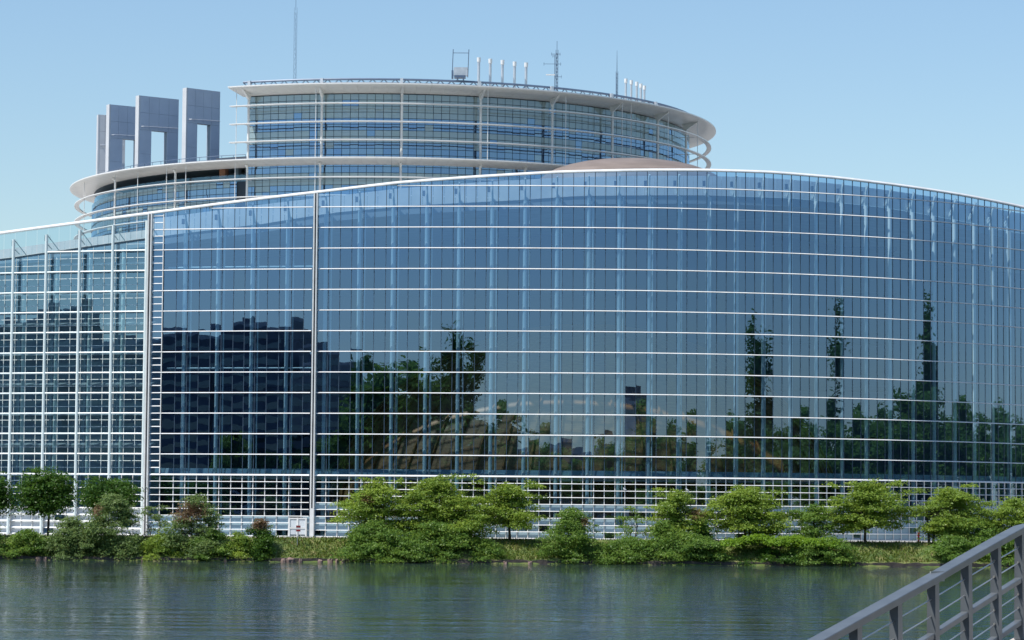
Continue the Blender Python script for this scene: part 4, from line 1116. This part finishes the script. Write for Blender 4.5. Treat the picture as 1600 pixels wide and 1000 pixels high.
# ------------------------------------------------------------------ the footbridge at the right
rp = [(1400, 930.0, 27.2), (1458, 898.0, 28.35), (1510, 868.0, 29.5), (1556, 842.0, 30.65), (1593, 822.0, 31.85)]
posts = [P(*q) for q in rp]
d0 = (posts[1] - posts[0]); d1 = (posts[4] - posts[3])
pre = [posts[0] - d0 * k for k in range(6, 0, -1)]
fl = Vector((d1.x, d1.y, 0.06))
nxt = [posts[4] + fl * k for k in range(1, 22)]
allp = pre + posts + nxt
T = thing('bridge_railing', (posts[2].x, posts[2].y, posts[2].z - 1.2), 'grey steel footbridge railing rising to the right with posts and cables', 'railing')
def sweep(name, dz, w, h, m, bevel=0.0, side=0.0):
    secs = []
    for i, p in enumerate(allp):
        d = (allp[min(i + 1, len(allp) - 1)] - allp[max(i - 1, 0)]); dh = Vector((d.x, d.y, 0)).normalized(); s = Vector((dh.y, -dh.x, 0))
        c = p + Vector((0, 0, dz)) + s * side
        e = bevel
        secs.append([c + s * (-w / 2) + Vector((0, 0, -h / 2 + e)), c + s * (-w / 2 + e) + Vector((0, 0, -h / 2)), c + s * (w / 2 - e) + Vector((0, 0, -h / 2)), c + s * (w / 2) + Vector((0, 0, -h / 2 + e)), c + s * (w / 2) + Vector((0, 0, h / 2 - e)), c + s * (w / 2 - e) + Vector((0, 0, h / 2)), c + s * (-w / 2 + e) + Vector((0, 0, h / 2)), c + s * (-w / 2) + Vector((0, 0, h / 2 - e))])
    b = MB(); b.strip(secs); return b.build(name, MT[m], T)
sweep('handrail', -0.036, 0.15, 0.072, 'rail', 0.006)
sweep('mid_rail', -0.60, 0.075, 0.06, 'rail', 0.006)
sweep('low_rail', -1.07, 0.075, 0.06, 'rail', 0.006)
for dz in (-0.235, -0.405, -0.765, -0.915):
    b = MB(); b.tube([p + Vector((0, 0, dz)) for p in allp], 0.007, 6); b.build('cable', MT['cable'], T)
for i, p in enumerate(allp):
    d = (allp[min(i + 1, len(allp) - 1)] - allp[max(i - 1, 0)]); dh = Vector((d.x, d.y, 0)).normalized(); s = Vector((dh.y, -dh.x, 0))
    b = MB()
    zt_, zb_ = p.z - 0.0718, p.z - 1.27
    top = [Vector((p.x, p.y, zt_)) + s * a * 0.042 + dh * c * 0.07 for a, c in ((-1, -1), (1, -1), (1, 1), (-1, 1))]
    bot = [Vector((p.x, p.y, zb_)) + s * a * 0.05 + dh * c * 0.085 for a, c in ((-1, -1), (1, -1), (1, 1), (-1, 1))]
    b.strip([bot, top]); po = b.build('post', MT['rail'], T)
    if 9 <= i <= 12:
        for dz in (-0.235, -0.405, -0.765, -0.915):
            c = MB(); q = p + Vector((0, 0, dz)); c.tube([q - dh * 0.10, q - dh * 0.05], 0.013, 6); c.build('cable_end', MT['cable'], po)
b = MB(); p = posts[1] + (posts[2] - posts[1]) * 0.12
b.box((p.x, p.y, p.z - 0.04), (0.085, 0.01, 0.05), rz=0.5); b.build('rail_joint', MT['cable'], T)
# deck of the footbridge: boards laid across
D = thing('footbridge_deck', (posts[2].x, posts[2].y, posts[2].z - 1.5), 'cream footbridge deck behind the railing at the bottom right corner', 'footbridge')
deckpts = allp
for i in range(len(deckpts) - 1):
    a, c = deckpts[i], deckpts[i + 1]; d = c - a; dh = Vector((d.x, d.y, 0)).normalized(); s = Vector((dh.y, -dh.x, 0))
    nb = 6
    for k in range(nb):
        m_ = a + d * ((k + .5) / nb)
        b = MB(); b.frame_box(m_ + s * 1.45 + Vector((0, 0, -1.30)), s * 1.55, d * (0.5 / nb * 0.94), Vector((0, 0, 0.03))); b.build('board', MT['deck'], D)
for side in (0.02, 2.9):
    secs = []
    for i, p in enumerate(allp):
        d = (allp[min(i + 1, len(allp) - 1)] - allp[max(i - 1, 0)]); dh = Vector((d.x, d.y, 0)).normalized(); s = Vector((dh.y, -dh.x, 0)); c = p + s * side
        secs.append([c + s * -.08 + Vector((0, 0, -1.69)), c + s * .08 + Vector((0, 0, -1.69)), c + s * .08 + Vector((0, 0, -1.335)), c + s * -.08 + Vector((0, 0, -1.335))])
    b = MB(); b.strip(secs); b.build('girder', MT['rail'], D)
for i in (0, 16, 31):
    p = allp[min(i, len(allp) - 1)]; d = fl; dh = Vector((d.x, d.y, 0)).normalized(); s = Vector((dh.y, -dh.x, 0)); c = p + s * 1.45
    b = MB(); b.tube([(c.x, c.y, -1.0), (c.x, c.y, p.z - 1.67)], 0.45, 14); b.build('pier', MT['concrete'], D)

# ------------------------------------------------------------------ what the glass mirrors: the other banks
ZB = 2.2
def city(x0, x1, y0, y1, h, label, m):
    T = thing('office_block', ((x0 + x1) / 2, (y0 + y1) / 2, ZB), label, 'building')
    b = MB(); b.box(((x0 + x1) / 2, (y0 + y1) / 2, ZB + h / 2), ((x1 - x0) / 2, (y1 - y0) / 2, h / 2)); b.build('wall', MT[m], T)
    b = MB(); b.box(((x0 + x1) / 2, (y0 + y1) / 2, ZB + h + 0.6), ((x1 - x0) / 2 - 2, (y1 - y0) / 2 - 2, 0.6)); b.build('roof', MT['roof'], T)
    b = MB(); b.box((x0 + (x1 - x0) * .3, (y0 + y1) / 2, ZB + h + 2.6), (6, 4, 1.4)); b.build('plant_room', MT['citydark'], T)
    nf = int(h / 3.6)
    for k in range(nf):
        b = MB(); b.box(((x0 + x1) / 2, y1 + 0.02, ZB + 2.2 + k * 3.6), ((x1 - x0) / 2 - 1.5, 0.05, 0.85)); b.build('window_band', MT['city_glass'], T)
city(-196, -150, -70, -34, 44, 'dark block with a lower roof, mirrored beside the divider post', 'brick')
city(-262, -199, -75, -34, 53, 'tall dark office block mirrored in the left glass of the hall', 'citydark')
city(-420, -272, -85, -36, 52, 'long dark office block mirrored in the left wing', 'citydark')
city(-720, -435, -95, -40, 66, 'longest dark office block mirrored at the far left', 'citydark')
city(94, 122, -78, -56, 33, 'dark narrow block mirrored right of centre in the hall', 'brick')
city(46, 76, -72, -56, 20, 'low block mirrored beside the narrow one', 'brick')
city(-34, 36, -100, -72, 19, 'low wide block mirrored behind the small trees in the middle', 'brick')
city(126, 182, -100, -70, 21, 'low long block mirrored behind trees right of centre', 'brick')
def far_tree_proto(name, kind, seed, h, w):
    r = np.random.default_rng(seed)
    T = thing(name, (0, 0, 0), '', 'tree')
    b = MB(); b.tube([(0, 0, -0.3), (0.1, 0, h * .4), (0, 0.1, h * .8)], [w * .06, w * .045, w * .015], 7)
    cl = []
    for k in range(44 if kind == 'broad' else 34):
        if kind == 'broad':
            u = r.normal(size=3); u /= np.linalg.norm(u); q = 0.78 * r.random() ** .4
            c = (u[0] * w / 2 * q, u[1] * w / 2 * q, h * .56 + u[2] * h * .40 * q, w * .15, w * .15, h * .07)
        else:
            t = r.random(); a = r.random() * 6.28; ww_ = w / 2 * (1 - abs(t - .35) ** 1.5 * 1.3)
            c = (math.cos(a) * ww_ * .6, math.sin(a) * ww_ * .6, h * (.10 + .86 * t), w * .24, w * .24, h * .07)
        cl.append(c)
        if k % 3 == 0: b.tube([(0, 0, min(c[2] * .7, h * .7)), c[:3]], [w * .02, .03], 5)
    tr = b.build('trunk', MT['bark'], T)
    cr = leaves('crown', cl, 22000 if kind == 'broad' else 30000, 0.62, MT['leaf_mid' if kind == 'broad' else 'leaf_dark'], T, seed + 1)
    return T
pb = far_tree_proto('mirrored_broad_tree', 'broad', 901, 26.0, 19.0)
pp = far_tree_proto('mirrored_poplar', 'poplar', 902, 41.0, 13.5)
def copy_tree(pr, loc, rz, sc, label, group):
    c = pr.copy(); col.objects.link(c); c.location = loc; c.rotation_euler = (0, 0, rz); c.scale = sc
    c['label'] = label; c['group'] = group
    for ch in list(pr.children):
        k = ch.copy(); col.objects.link(k); k.parent = c
    return c
spots_b = [(-246, -24, 1.0), (-228, -27, 1.05), (-205, -24, .9), (-186, -25, 1.1), (-168, -27, .95), (-150, -26, 1.15), (-134, -25, 1.3), (-118, -27, 1.2), (-104, -24.5, 1.35), (-92, -28, 1.1), (-78, -25, 1.2), (-64, -26, 1.05), (-50, -28, .85), (-36, -25, 1.0), (-24, -27, .7), (-8, -26, .75), (10, -25, .6), (28, -27, .8), (60, -25, .95), (84, -26, .9), (104, -25, 1.05), (130, -27, 1.0), (156, -25, 1.1), (178, -24, 1.2)]
spots_b += [(-146 + 13.2 * k, -46 - 3 * (k % 3), 0.72 + 0.09 * ((k * 5) % 4)) for k in range(26)]
spots_b = [(x, y, q * (1.4 if -140 < x < -30 and y > -40 else 1.0)) for x, y, q in spots_b]
spots_b += [(96, -29, 1.25), (108, -31, 1.4), (118, -28, 1.2)]
spots_e = [(194, 6, 1.1), (195, 40, 1.0), (196, 66, 1.15), (194, 92, 1.0), (196, 112, .95), (195, 135, 1.1), (197, 158, .9), (195, 178, 1.0), (196, 196, .95), (198, 214, .9), (195, 232, 1.0), (197, 248, 1.1), (195, 262, 1.0), (197, 276, 1.1), (195, 290, 1.15), (198, 304, 1.05), (196, 318, 1.2), (199, 338, 1.1), (197, 354, 1.0), (199, 372, .9), (201, 390, .85), (204, 408, .9)]
spots_e += [(213 + 3 * (k % 2), 20 + 17 * k, 0.8 + 0.08 * ((k * 7) % 4)) for k in range(23)]
spots_p = [(-140, -30, 1.05), (-126, -33, .9), (-84, -31, 1.0), (-70, -34, 1.15), (-57, -31, 1.1), (192, 118, 1.1), (203, 120, 1.05), (206, 222, 1.03), (204, 310, 0.98), (209, 312, 0.9)]
fb = 'broad green tree on the far bank, seen only as a reflection in the glass'
fp = 'tall narrow poplar on the far bank, seen only as a reflection in the glass'
first = {id(pb): True, id(pp): True}
for pr, sp, lab, grp in ((pb, spots_b + spots_e, fb, 'mirrored bank trees'), (pp, spots_p, fp, 'mirrored poplars')):
    for i, (x, y, s) in enumerate(sp):
        z = Z_G - 0.02 if y > 331 else (ZB)
        if i == 0:
            pr.location = (x, y, z); pr.scale = (s, s, s); pr['label'] = lab; pr['group'] = grp
        else: copy_tree(pr, (x, y, z), random.random() * 6.28, (s, s, s * (0.9 + .2 * random.random())), lab, grp)
